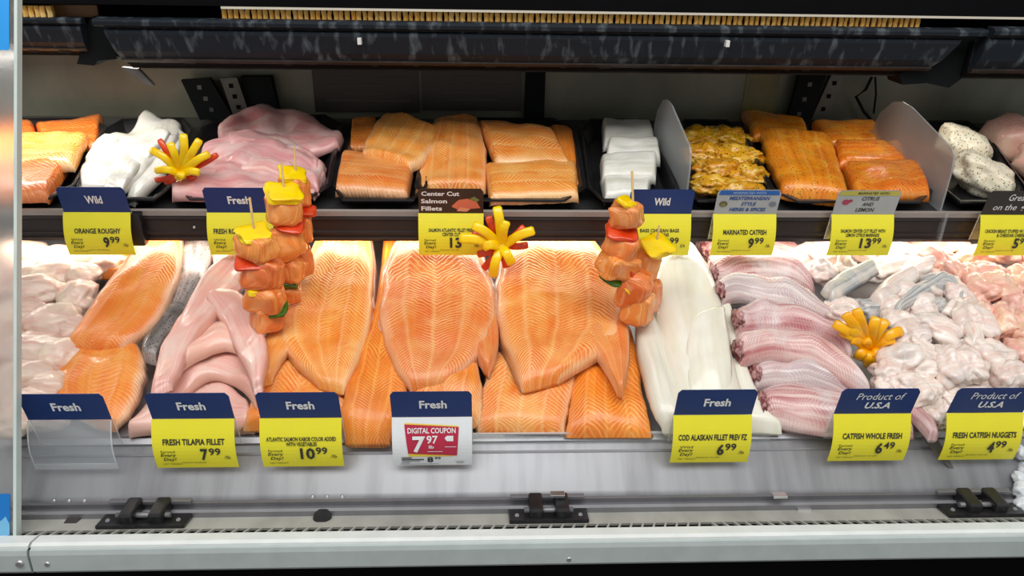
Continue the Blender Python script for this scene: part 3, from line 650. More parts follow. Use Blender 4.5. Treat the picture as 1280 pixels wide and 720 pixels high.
# ================================================================== LOWER DISPLAY
# pale pieces by the glass
pp = [(30, 318, 30, 18), (70, 322, 34, 16), (112, 322, 32, 16), (62, 340, 34, 22), (104, 344, 24, 16), (136, 330, 22, 16), (46, 366, 36, 24), (98, 372, 22, 22), (24, 396, 30, 22), (66, 404, 34, 26), (44, 438, 40, 24), (76, 444, 26, 22), (34, 470, 34, 22), (60, 484, 26, 20), (40, 506, 36, 22), (24, 526, 30, 18), (58, 526, 26, 14), (2, 340, 26, 26), (0, 420, 24, 30), (2, 490, 26, 30), (-30, 380, 26, 30), (-30, 460, 26, 34), (90, 412, 20, 18)]
for i, (x, y, a, b) in enumerate(pp):
    if x < 5: lb, gr = 'plump pale fish piece seen through the hazy glass screen', 'pale fish pieces behind the glass screen'
    elif y < 332: lb, gr = 'plump pale fish piece under the shelf edge below the roughy tag', 'pale fish pieces under the shelf edge'
    elif y > 465: lb, gr = 'plump pale fish piece behind the blank tag sleeve', 'pale fish pieces behind the blank tag'
    else: lb, gr = 'plump pale pink fish piece heaped beside the trout fillets', 'pale fish pieces beside the trout'
    blob_px('pale_fish_piece', x, y, a*1.08, b*1.1, LOW, 0.030+0.012*((540-y)/240), PALE, lb, 'fish', gr, seed=60+i, rough=0.22, freq=1.2, fold=0.08, src=ICO4)
# trout
F_('trout_fillet', [(150, 292), (140, 305), (130, 325), (120, 345)], [(200, 292), (190, 305), (180, 325), (170, 345)], LOW, 0.030, 0.018, TROUT, 'trout fillet mostly hidden under the shelf edge', seed=90)
F_('trout_skin_fillet', [(226, 290), (226, 330), (212, 380), (180, 428), (178, 446)], [(272, 290), (268, 330), (248, 378), (212, 428), (196, 452)], LOW, 0.030, 0.024, SKIN, 'trout fillet turned with its speckled grey skin upward', seed=91)
F_('trout_fillet', [(102, 424), (80, 452), (62, 478), (66, 508), (118, 532)], [(174, 434), (184, 456), (180, 482), (166, 514), (146, 534)], LOW, [0.026, 0.02, 0.004], 0.020, TROUT, 'deep orange trout fillet with its end behind the blank tag', seed=92)
F_('trout_fillet', [(186, 292), (154, 330), (122, 370), (98, 408), (78, 440)], [(230, 292), (227, 338), (210, 386), (186, 416), (152, 438)], LOW, [0.05, 0.046, 0.034], 0.020, TROUT, 'large golden trout fillet lying over the other trout', seed=93, rend=(0.05, 0.16))
# tilapia
F_('tilapia_fillet', [(262, 300), (264, 320), (270, 345)], [(330, 296), (320, 320), (310, 350)], LOW, 0.040, 0.022, TIL, 'tilapia fillet mostly hidden behind the kebab', seed=100)
F_('tilapia_fillet', [(160, 536), (186, 504), (226, 476), (270, 474), (312, 506)], [(160, 542), (205, 538), (240, 536), (280, 536), (318, 534)], LOW, 0.004, 0.022, TIL, 'tilapia fillet at the pan lip behind its yellow tag', seed=101, wob=0.005)
F_('tilapia_fillet', [(190, 506), (214, 466), (256, 440), (300, 446), (334, 482)], [(206, 516), (240, 486), (268, 474), (300, 486), (320, 512)], LOW, 0.022, 0.020, TIL, 'tilapia fillet arched above the one at the lip', seed=102, wob=0.005)
F_('tilapia_fillet', [(204, 464), (230, 426), (262, 402), (292, 414), (304, 440)], [(196, 492), (232, 460), (270, 440), (296, 440), (306, 452)], LOW, 0.046, 0.022, TIL, 'tilapia fillet folded in the middle of the heap', seed=103, wob=0.005)
F_('tilapia_fillet', [(296, 312), (262, 342), (232, 390), (204, 436), (186, 492)], [(330, 320), (308, 356), (276, 392), (248, 428), (216, 480)], LOW, 0.054, 0.020, TIL, 'long narrow tilapia fillet reaching from the shelf to the tag', seed=104, wob=0.005)
F_('tilapia_fillet', [(272, 366), (304, 372), (326, 408), (336, 446), (328, 482)], [(258, 382), (276, 402), (294, 436), (308, 462), (316, 486)], LOW, 0.058, 0.020, TIL, 'tilapia fillet slanting down beside the kebab foot', seed=105, wob=0.005)
# lower salmon layer
SK = [(480, 296), (470, 380), (452, 430), (432, 490), (424, 528), (430, 552)]
F_('salmon_fillet', [(338, 446), (318, 492), (300, 534)], [(436, 456), (436, 500), (430, 536)], LOW, [0.018, 0.006], 0.020, SAL, 'salmon fillet lying mostly behind the kabob tag', seed=110)
F_('salmon_fillet', SK, [(504, 296), (500, 380), (508, 430), (512, 480), (505, 520), (488, 552)], LOW, [0.030, 0.03, 0.026, 0.016, 0.000], 0.026, SALD, 'deep orange salmon fillet hanging over the lip between two tags', seed=111, rend=(0.05, 0.20))
F_('salmon_fillet', [(556, 440), (520, 480), (504, 530)], [(596, 448), (604, 490), (602, 530)], LOW, [0.034, 0.026, 0.006], 0.024, SAL, 'pale salmon fillet standing behind the coupon tag', seed=112, p=2.2, rend=(0.1, 0.12))
F_('salmon_fillet', [(626, 420), (606, 470), (596, 512), (594, 536)], [(724, 430), (720, 470), (712, 510), (706, 538)], LOW, [0.026, 0.018, 0.004], 0.018, SAL, 'pale salmon fillet with white edge at the lip guard', seed=113, rend=(0.06, 0.22))
F_('salmon_fillet', [(722, 420), (716, 460), (710, 510), (706, 542)], [(784, 400), (798, 440), (806, 496), (818, 542)], LOW, [0.022, 0.014, 0.001], 0.020, SALD, 'deep orange salmon fillet at the lip guard beside the cod', seed=114, rend=(0.06, 0.24))
# upper salmon layer: three big sides
PSKIN = flesh('salmon_skin_edge', lin(222, 200, 192), lin(170, 156, 152), lin(236, 206, 194), rough=0.25, streak=(8, 6))
def with_skin(A, B, h, th, label, seed, rend):
    o = F_('salmon_fillet', A, B, LOW, h, th, SAL, label, seed=seed, rend=rend)
    cx = lambda a, b: [((p[0]-q[0])*0.03+p[0], (p[1]-q[1])*0.03+p[1]+1.0) for p, q in zip(a, b)]
    slab('skin', cx(A, B), cx(B, A), LOW, [x-0.003 for x in h], th*0.55, PSKIN, None, None, seed=seed, parent=o, rend=(0.05, 0.1), p=5)
    return o
def flap(A, B, h, th, label, seed): F_('salmon_flap', A, B, LOW, h, th, SAL, label, seed=seed, rend=(0.3, 0.12), p=3.0)
with_skin([(400, 292), (378, 334), (356, 374), (344, 412), (362, 446), (398, 480)], [(464, 292), (468, 340), (467, 384), (460, 424), (448, 458), (430, 488)], [0.048, 0.046, 0.036], 0.024, 'broad salmon fillet beside the kebabs above the kabob tag', 115, (0.05, 0.2))
flap([(358, 366), (334, 416), (323, 450), (327, 480)], [(396, 400), (372, 430), (352, 452), (340, 476)], [0.044, 0.042, 0.034], 0.018, 'curled salmon belly flap beside the tilapia above the kabob tag', 120)
with_skin([(500, 292), (480, 342), (472, 386), (478, 426), (490, 460), (512, 484)], [(592, 292), (612, 342), (620, 386), (614, 424), (594, 452), (558, 483)], [0.048, 0.046, 0.036], 0.024, 'broad salmon fillet above the digital coupon tag', 116, (0.05, 0.18))
flap([(570, 392), (584, 424), (594, 446), (604, 462)], [(620, 384), (624, 420), (621, 446), (611, 468)], [0.045, 0.043, 0.036], 0.020, 'small salmon belly flap hanging from the fillet over the coupon tag', 117)
with_skin([(644, 292), (624, 334), (617, 372), (623, 412), (636, 448), (652, 485)], [(736, 292), (766, 336), (780, 376), (776, 418), (750, 446), (700, 474)], [0.050, 0.048, 0.038], 0.026, 'broad salmon fillet between pepper flower and kebab with zigzag flesh', 118, (0.05, 0.18))
flap([(704, 372), (720, 424), (748, 452), (772, 492)], [(779, 368), (787, 414), (786, 458), (778, 495)], [0.049, 0.046, 0.036], 0.020, 'pointed salmon belly flap hanging beside the cod', 119)
# cod
F_('cod_fillet', [(900, 376), (890, 430), (896, 490), (915, 536)], [(914, 392), (926, 440), (946, 488), (980, 538)], LOW, [0.024, 0.02, 0.004], 0.022, COD, 'cod fillet lying under the catfish cut ends', seed=120)
F_('cod_fillet', [(794, 404), (798, 450), (812, 506), (828, 538)], [(818, 394), (838, 440), (848, 490), (860, 538)], LOW, [0.036, 0.03, 0.006], 0.024, COD, 'rounded cod fillet edge beside the salmon', seed=121, p=2.0)
F_('cod_fillet', [(818, 306), (814, 350), (818, 396), (832, 450), (848, 504), (858, 534)], [(868, 306), (892, 346), (908, 396), (918, 448), (930, 494), (940, 534)], LOW, [0.046, 0.044, 0.036, 0.008], 0.028, COD, 'large white cod fillet above its price tag', seed=122, p=2.2)
F_('cod_fillet', [(862, 400), (856, 440), (862, 490), (876, 520)], [(906, 380), (912, 430), (916, 475), (918, 520)], LOW, [0.062, 0.056, 0.022], 0.014, COD, 'thin cod fillet folded over the large one', seed=123, p=2.0)
# whole catfish
KC = 'skinned whole catfish'
def catfish(A, B, h, th, label, seed, red=True):
    th *= 1.25; h = max(0.002, h-0.012)
    o = slab('whole_catfish', A, B, LOW, h, th, CATS if seed in (132, 135) else CAT, label, 'fish', p=1.75, seed=seed, rend=(0.08, 0.35), wob=0.005, side=0.5)
    a = on(A[0][0], A[0][1], LOW, h+th*0.5); b = on(B[0][0], B[0][1], LOW, h+th*0.5)
    c = (a+b)/2+Vector((0.003, -0.004, 0.004)); r = (a-b).length*0.42
    blob('cut_end', c, (0.007, r*0.8, th*0.36), (0, 0, 0), mat('raw_cavity', lin(120, 52, 58), 0.3, c2=lin(206, 160, 156), scale=120, lo=0.4, hi=0.6), None, None, seed=seed, rough=0.7, freq=2.4, parent=o)
    return o
catfish([(868, 300), (930, 298), (985, 300), (1012, 324)], [(884, 330), (930, 322), (975, 322), (1010, 336)], 0.030, 0.026, 'skinned catfish farthest under the shelf edge', 130)
catfish([(884, 334), (930, 310), (980, 312), (1022, 352)], [(892, 350), (930, 343), (975, 344), (1018, 356)], 0.044, 0.030, 'skinned catfish with reddish belly beside the cod top', 131)
catfish([(890, 356), (930, 344), (986, 350), (1028, 382), (1060, 408)], [(904, 374), (930, 370), (975, 378), (1016, 395), (1052, 412)], 0.052, 0.030, 'skinned catfish with pale silvery side and dark gill cut', 132)
catfish([(914, 388), (960, 378), (1010, 390), (1046, 412), (1068, 434)], [(922, 414), (960, 410), (1006, 412), (1040, 424), (1064, 441)], 0.046, 0.030, 'skinned catfish with red ribbed side beside the pepper flower', 133)
catfish([(912, 428), (955, 414), (1014, 414), (1056, 442), (1092, 478)], [(926, 452), (965, 446), (1010, 450), (1050, 466), (1088, 484)], 0.042, 0.030, 'skinned catfish with open red belly cavity', 134)
catfish([(936, 456), (975, 450), (1020, 460), (1060, 478), (1100, 496)], [(944, 480), (985, 478), (1025, 484), (1060, 494), (1098, 504)], 0.018, 0.030, 'skinned greyish catfish second from the pan lip', 135)
catfish([(938, 488), (985, 482), (1045, 490), (1092, 512), (1140, 524)], [(960, 524), (1000, 534), (1050, 540), (1095, 540), (1146, 536)], 0.004, 0.030, 'pink skinned catfish at the pan lip behind its tag', 136)
# catfish tail hanging over the lip
F_('catfish_tail', [(1126, 512), (1144, 530), (1160, 548)], [(1142, 500), (1166, 528), (1172, 548)], LOW, 0.016, 0.016, CAT, 'pink catfish tail end lying beside the nuggets tag', seed=137)
tl = [aty(*q) for q in ((1152, 548, 0.806), (1170, 546, 0.806), (1192, 586, 0.788), (1186, 584, 0.788))]
mesh_obj('tail_fin', tl+[q+Vector((0, 0.002, 0.002)) for q in tl], BOXF, mat('grey_fin', (0.12, 0.11, 0.11), 0.4), bpy.data.objects['catfish_tail'], smooth=False)
# catfish nuggets
ng = [(1010, 316, 24, 14), (1038, 322, 26, 18), (1072, 314, 26, 14), (1104, 318, 24, 14), (1128, 316, 20, 14), (1028, 340, 18, 16), (1056, 336, 16, 16), (1110, 336, 28, 14),
      (1140, 338, 22, 14), (1168, 346, 20, 14), (1052, 382, 20, 14), (1060, 396, 22, 14), (1088, 388, 22, 14), (1112, 384, 18, 16), (1130, 366, 20, 14), (1148, 384, 22, 18), (1166, 366, 18, 14), (1186, 358, 20, 14),
      (1176, 386, 14, 14), (1200, 378, 20, 18), (1214, 402, 20, 26), (1170, 412, 28, 22), (1122, 402, 20, 16), (1138, 420, 20, 18), (1196, 436, 18, 14), (1130, 446, 24, 18), (1158, 440, 26, 12),
      (1150, 462, 22, 16), (1184, 460, 20, 24), (1210, 458, 18, 22), (1240, 452, 26, 24), (1222, 436, 22, 14), (1262, 470, 18, 18), (1108, 466, 16, 16), (1130, 478, 18, 16), (1150, 492, 24, 20), (1176, 488, 20, 14),
      (1168, 512, 16, 18), (1140, 512, 14, 12), (1222, 486, 24, 14), (1256, 494, 22, 14), (1196, 504, 20, 14), (1236, 512, 24, 14), (1270, 520, 18, 16), (1290, 490, 20, 18), (1104, 486, 14, 14), (1186, 530, 18, 10), (1260, 536, 20, 10)]
for i, (x, y, a, b) in enumerate(ng):
    y = min(y, 524); hh = 0.028+0.026*max(0, 1-abs(y-400)/130)+0.006*(i % 3)
    if y > 470: hh *= max(0.3, 1-(y-470)/70)
    if y < 350: lb, gr = 'pale catfish nugget under the shelf edge beside the raw chicken', 'catfish nuggets under the shelf edge'
    elif x < 1150 and y < 470: lb, gr = 'pale catfish nugget close around the orange pepper flower', 'catfish nuggets around the pepper flower'
    elif y >= 470: lb, gr = 'pale catfish nugget behind the Product of U.S.A headers', 'catfish nuggets behind the tags'
    else: lb, gr = 'pale catfish nugget heaped against the raw chicken pieces', 'catfish nuggets against the chicken'
    blob_px('catfish_nugget', x, y, a*1.14, b*1.16, LOW, hh, NUGSK if i in (12, 18) else NUG, lb, 'fish', gr, seed=140+i, rot=random.uniform(-40, 40), rough=0.40, freq=1.05, fold=0.13, src=ICO4)
ns = [([(1026, 362), (1050, 342), (1090, 326)], [(1040, 376), (1066, 362), (1100, 340)], 'nugget with blue grey skin patch above the pepper flower'),
      ([(1086, 372), (1106, 350), (1140, 334)], [(1104, 382), (1128, 366), (1152, 346)], 'long pale nugget lying beside the grey skinned one'),
      ([(1116, 384), (1142, 358), (1182, 342)], [(1124, 390), (1154, 370), (1190, 350)], 'slim silvery nugget strip in the middle of the heap'),
      ([(1150, 348), (1184, 342), (1208, 368)], [(1156, 362), (1186, 362), (1200, 378)], 'curved silvery nugget strip beside the chicken'),
      ([(1192, 376), (1212, 382), (1232, 424)], [(1176, 388), (1196, 400), (1216, 432)], 'long smooth nugget draped down beside the chicken pieces')]
for i, (A, B, lb) in enumerate(ns):
    slab('catfish_nugget', A, B, LOW, 0.062, 0.018, NUGSK if i in (0, 2, 3) else NUG, lb, 'fish', p=2.0, seed=200+i, rend=(0.15, 0.15))
# chicken pieces
ck = [(1150, 308, 26, 14), (1186, 308, 26, 14), (1176, 326, 30, 18), (1214, 322, 26, 16), (1250, 318, 26, 16), (1284, 322, 24, 20), (1196, 344, 24, 18), (1234, 342, 24, 16), (1222, 362, 22, 20), (1246, 360, 24, 22), (1276, 352, 22, 20), (1218, 388, 18, 18), (1272, 384, 20, 20), (1252, 404, 20, 24), (1232, 412, 18, 18), (1280, 414, 22, 22), (1272, 440, 20, 18), (1300, 380, 20, 24), (1302, 440, 22, 24), (1210, 340, 16, 12)]
for i, (x, y, a, b) in enumerate(ck):
    lb, gr = ('pink raw chicken piece under the shelf edge near the grill tag', 'raw chicken pieces under the shelf edge') if y < 346 else ('pink raw chicken piece heaped in front of the shelf beside the nuggets', 'raw chicken pieces in front of the shelf')
    blob_px('chicken_piece', x, y, a*1.05, b*1.08, LOW, 0.036+0.022*max(0, 1-abs(y-370)/110), CHICK, lb, 'chicken', gr, seed=230+i, rot=random.uniform(-35, 35), rough=0.36, freq=1.2, fold=0.16, src=ICO4)
# crushed ice at the far right end of the pan
icem = mat('crushed_ice', (0.78, 0.82, 0.86), 0.2, c2=(0.6, 0.64, 0.68), scale=60, bump=0.4)
for i, (x, y, r) in enumerate([(1276, 566, 10), (1286, 590, 12), (1274, 596, 8), (1280, 614, 12), (1294, 610, 12), (1276, 630, 9), (1290, 634, 10), (1300, 570, 14)]):
    c = aty(x, y, 0.80-0.0009*(y-566)); d = c.y
    blob('ice_lump', c, (r*0.98/F, r*0.98/F, r*0.9/F), (0, 0, 0), icem, 'white lump of crushed ice beyond the nuggets tag', 'ice', 'crushed ice lumps past the pan end', seed=260+i, rough=0.5, freq=2.4)

# ================================================================== KEBABS
def kebab(label, tip, foot, y, pieces, lean=0.0):
    b = aty(foot[0], foot[1], y); t = aty(tip[0], tip[1], y-lean)
    k = empty('salmon_kebab', b, label, 'kebab')
    cyl('skewer', b, t, 0.0019, 0.0016, wood, k, 8)
    for i, (kind, px, py, wpx, hpx, rot) in enumerate(pieces):
        fr = (foot[1]-py)/(foot[1]-tip[1]); yy = y-lean*fr; c = aty(px, py, yy)
        d = (ROT.transposed() @ (c-Vector((0, 0, CAMZ)))).z*-1
        sx = wpx*d/F/2; sz = hpx*d/F/2
        if kind == 's': rg = random.Random(px*7+py); blob('salmon_cube', c, (sx*0.92, sx*0.8, sz*1.22), (R(rg.uniform(-14, 14)), R(rot+rg.uniform(-9, 9)), R(rg.uniform(-35, 35))), SALK, None, None, seed=i*3+px, rough=0.2, parent=k, power=0.44, freq=1.2, src=ICO4)
        else:
            m = {'y': PY, 'r': PR, 'g': PG, 'o': PO}[kind]
            nm = {'y': 'yellow_pepper_slice', 'r': 'red_pepper_slice', 'g': 'green_pepper_slice', 'o': 'orange_pepper_slice'}[kind]
            rg = random.Random(px*5+py); blob(nm, c+Vector((0, -0.005, 0)), (sx*0.86, sx*0.72, min(sz*0.5, 0.0052)), (R(26), R(rot+rg.uniform(-6, 6)), R(rg.uniform(25, 50) if kind == 'y' else rg.uniform(-20, 20))), m, None, None, seed=i*5+px, rough=0.22, parent=k, power=0.42, freq=1.1, src=ICO4)
SALK = flesh('kebab_salmon', lin(243, 146, 66), lin(234, 116, 42), lin(249, 172, 96), line=lin(255, 206, 140), pitch=0.007, zig=0.02, rough=0.22, line_amt=0.5)
kebab('rear salmon kebab with thin yellow pepper cap beside the rockfish tag', (368, 184), (374, 352), 1.045, [('y', 367, 217, 40, 16, 12), ('s', 368, 238, 40, 32, 4), ('r', 384, 262, 26, 12, 8), ('s', 374, 284, 34, 34, 0), ('g', 378, 306, 16, 12, 20), ('s', 372, 325, 38, 34, 0)])
kebab('salmon kebab topped by a yellow pepper diamond and a green slice below', (352, 204), (366, 372), 1.010, [('y', 356, 240, 50, 20, 6), ('s', 356, 262, 46, 30, 3), ('r', 364, 279, 40, 12, 10), ('s', 358, 302, 46, 34, -6), ('o', 350, 318, 26, 8, 6), ('s', 362, 336, 38, 26, 0), ('g', 362, 350, 26, 20, 10), ('s', 362, 366, 30, 18, 0)])
kebab('front salmon kebab leaning over the tilapia with red slice near its top', (312, 247), (334, 410), 0.955, [('y', 319, 291, 44, 16, 4), ('s', 320, 307, 52, 28, 3), ('r', 318, 322, 50, 14, 6), ('s', 328, 341, 52, 32, 4), ('y', 326, 355, 38, 10, 4), ('s', 332, 371, 50, 30, 0), ('g', 346, 385, 34, 10, -8), ('s', 335, 397, 40, 28, 0)])
kebab('salmon kebab with large yellow pepper cap beside the cod', (824, 282), (806, 398), 1.005, [('y', 820, 306, 46, 24, -4), ('s', 808, 330, 34, 34, 10), ('r', 802, 346, 36, 12, 20), ('s', 806, 368, 40, 34, 0)])
kebab('tall salmon kebab leaning over the salmon with small yellow cap', (790, 214), (796, 402), 0.965, [('y', 782, 251, 30, 14, 4), ('s', 783, 269, 42, 26, 6), ('r', 777, 287, 44, 14, 8), ('s', 776, 307, 46, 30, 10), ('s', 772, 330, 52, 28, 14), ('g', 764, 343, 34, 8, 24), ('y', 782, 360, 30, 8, 50), ('r', 790, 336, 30, 12, 45), ('s', 792, 360, 44, 40, 10), ('s', 798, 384, 42, 36, 0)])

# ================================================================== PEPPER FLOWERS
def strip(name, pts, w0, w1, th, m, parent):
    v = []; f = []; n = 9
    for i in range(n+1):
        t = i/n; p = catmull(pts, t); q = (catmull(pts, min(1, t+0.02))-catmull(pts, max(0, t-0.02))).normalized()
        view = (p-Vector((0, 0, CAMZ))).normalized(); s = q.cross(view).normalized(); u = s.cross(q).normalized()
        wd = (w0+(w1-w0)*t)*(1.0 if 0 < i < n else 0.72); tt = th*(1.0 if 0 < i < n else 0.6)
        for k in range(8):
            a = 2*math.pi*(k+0.5)/8; c, s_ = math.cos(a), math.sin(a)
            v.append(p+s*wd*math.copysign(abs(c)**0.6, c)+u*tt*math.copysign(abs(s_)**0.6, s_))
    for i in range(n):
        for k in range(8): f.append((i*8+k, i*8+(k+1) % 8, (i+1)*8+(k+1) % 8, (i+1)*8+k))
    f += [tuple(range(8)), tuple(range(n*8, n*8+8))]
    mesh_obj(name, v, f, m, parent)
def flower(label, c, y, yel, red, my, wpx=5.0, base=True):
    C = aty(c[0], c[1], y); e = empty('pepper_flower', C, label, 'garnish')
    u = y/F
    for i, (px, py) in enumerate(red):
        t = aty(px, py, y-0.004); mid = aty((px*0.55+c[0]*0.45), (py*0.55+c[1]*0.45)+2, y-0.008)
        strip('red_pepper_strip', [C+Vector((0, 0.002, 0)), mid, t], wpx*0.75*u, wpx*0.8*u, 0.0035, PR, e)
    rg = random.Random(int(c[0]))
    for i, (px, py) in enumerate(yel):
        t = aty(px, py, y-0.022+rg.uniform(-0.004, 0.006)); mid = aty((px*0.55+c[0]*0.45)+rg.uniform(-2, 2), (py*0.55+c[1]*0.45)-2, y-0.026)
        strip('yellow_petal', [C+Vector((0, -0.008, 0)), mid, t], wpx*0.95*u, wpx*u, 0.0038, my, e)
    blob('core', C+Vector((0, -0.009, 0)), (wpx*1.6*u, 0.009, wpx*1.4*u), (0, 0, 0), my, None, None, seed=3, rough=0.25, parent=e)
flower('yellow pepper flower with red strips between the roughy and rockfish trays', (228, 216), 1.185, [(188, 187), (212, 178), (229, 167), (250, 174), (262, 192), (194, 213), (222, 224), (250, 216)], [(199, 174), (272, 193), (194, 225), (246, 224), (206, 228)], PY, 5.0)
flower('large yellow pepper flower with red strips above the salmon fillets', (627, 306), 1.095, [(621, 258), (633, 276), (668, 288), (574, 298), (591, 281), (604, 309), (616, 346), (640, 330)], [(610, 270), (656, 283), (597, 318), (604, 336), (660, 306), (590, 291), (633, 334)], PY, 6.6)
flower('orange yellow pepper flower lying between catfish and nuggets', (1084, 434), 0.955, [(1070, 386), (1108, 400), (1042, 404), (1058, 408), (1128, 413), (1120, 446), (1097, 460), (1072, 449), (1120, 437), (1082, 426), (1064, 424), (1096, 396), (1056, 392), (1118, 424), (1106, 452), (1086, 458), (1050, 414)], [], PO, 7.4)

# ================================================================== PRICE TAGS
FONT = None
def text_mesh(s, wd, ht, shear=0.0, bold=0.0):
    cu = bpy.data.curves.new('lettering', 'FONT'); cu.body = s; cu.resolution_u = 2; cu.shear = shear; cu.offset = bold; cu.size = 1.0
    o = bpy.data.objects.new('tmp', cu); col.objects.link(o)
    dg = bpy.context.evaluated_depsgraph_get(); me = o.evaluated_get(dg).to_mesh()
    V = [v.co.copy() for v in me.vertices]; Fc = [tuple(p.vertices) for p in me.polygons]
    o.evaluated_get(dg).to_mesh_clear(); bpy.data.objects.remove(o); bpy.data.curves.remove(cu)
    x0 = min(v.x for v in V); x1 = max(v.x for v in V); y0 = min(v.y for v in V); y1 = max(v.y for v in V)
    sx = wd/(x1-x0) if wd else ht/(y1-y0)
    sy = ht/(y1-y0)
    return [((v.x-(x0+x1)/2)*sx, (v.y-(y0+y1)/2)*sy) for v in V], Fc, (x1-x0)*sx
WT, HH, CH = 0.100, 0.043, 0.068
LEAN = R(11)
def hsurf(u, v): return Vector((u, -v*math.sin(LEAN), v*math.cos(LEAN)))
def csurf(u, v):  # v downward
    t = v/CH
    return Vector((u, -0.010*t-0.007*math.sin(math.pi*min(t, 1.05))-0.001, -v*0.97))
def plate(name, surf, u0, u1, v0, v1, th, m, parent, loc, nu=6, nv=8, rad=0.0, flip=1):
    V = []; Fc = []
    for s in (0, 1):
        for i in range(nv+1):
            v = v0+(v1-v0)*i/nv; ins = 0.0
            if rad and v > v1-rad: ins = rad-math.sqrt(max(0, rad*rad-(v-(v1-rad))**2))
            for j in range(nu+1):
                u = u0+ins+(u1-u0-2*ins)*j/nu; V.append(loc+surf(u, v)+Vector((0, th*s, 0)))
    N = (nu+1)*(nv+1)
    for i in range(nv):
        for j in range(nu):
            a = i*(nu+1)+j; q = (a, a+1, a+nu+2, a+nu+1); Fc.append(q); Fc.append(tuple(N+x for x in reversed(q)))
    for i in range(nv):
        for a, b in ((i*(nu+1), (i+1)*(nu+1)), (i*(nu+1)+nu, (i+1)*(nu+1)+nu)): Fc.append((a, b, N+b, N+a))
    for j in range(nu):
        for a in (j, nv*(nu+1)+j): Fc.append((a, a+1, N+a+1, N+a))
    return mesh_obj(name, V, Fc, m, parent, smooth=False)
def write(s, surf, u, v, wd, ht, m, parent, loc, shear=0.0, bold=0.0, down=False, off=0.0007, name='lettering'):
    off += max(0, ht-0.012)*0.12
    pts, Fc, _ = text_mesh(s, wd, ht, shear, bold)
    V = [loc+surf(u+x, (v-y) if down else (v+y))+Vector((0, -off, 0)) for x, y in pts]
    return mesh_obj(name, V, Fc, m, parent, smooth=False)
def poly(name, pts, surf, m, parent, loc, off):
    vs = [q[1] for q in pts]; lo, hi = min(vs)+1e-6, max(vs)-1e-6; n = 12; V = []; Fc = []
    for i in range(n+1):      # slice the convex outline so that it follows the curved card
        v = lo+(hi-lo)*i/n; xs = []
        for k in range(len(pts)):
            (ua, va), (ub, vb) = pts[k], pts[(k+1) % len(pts)]
            if (va-v)*(vb-v) <= 0 and va != vb: xs.append(ua+(ub-ua)*(v-va)/(vb-va))
        for u in (min(xs), max(xs)): V.append(loc+surf(u, v)+Vector((0, -off, 0)))
    for i in range(n): Fc.append((2*i, 2*i+1, 2*i+3, 2*i+2))
    return mesh_obj(name, V, Fc, m, parent, smooth=False)
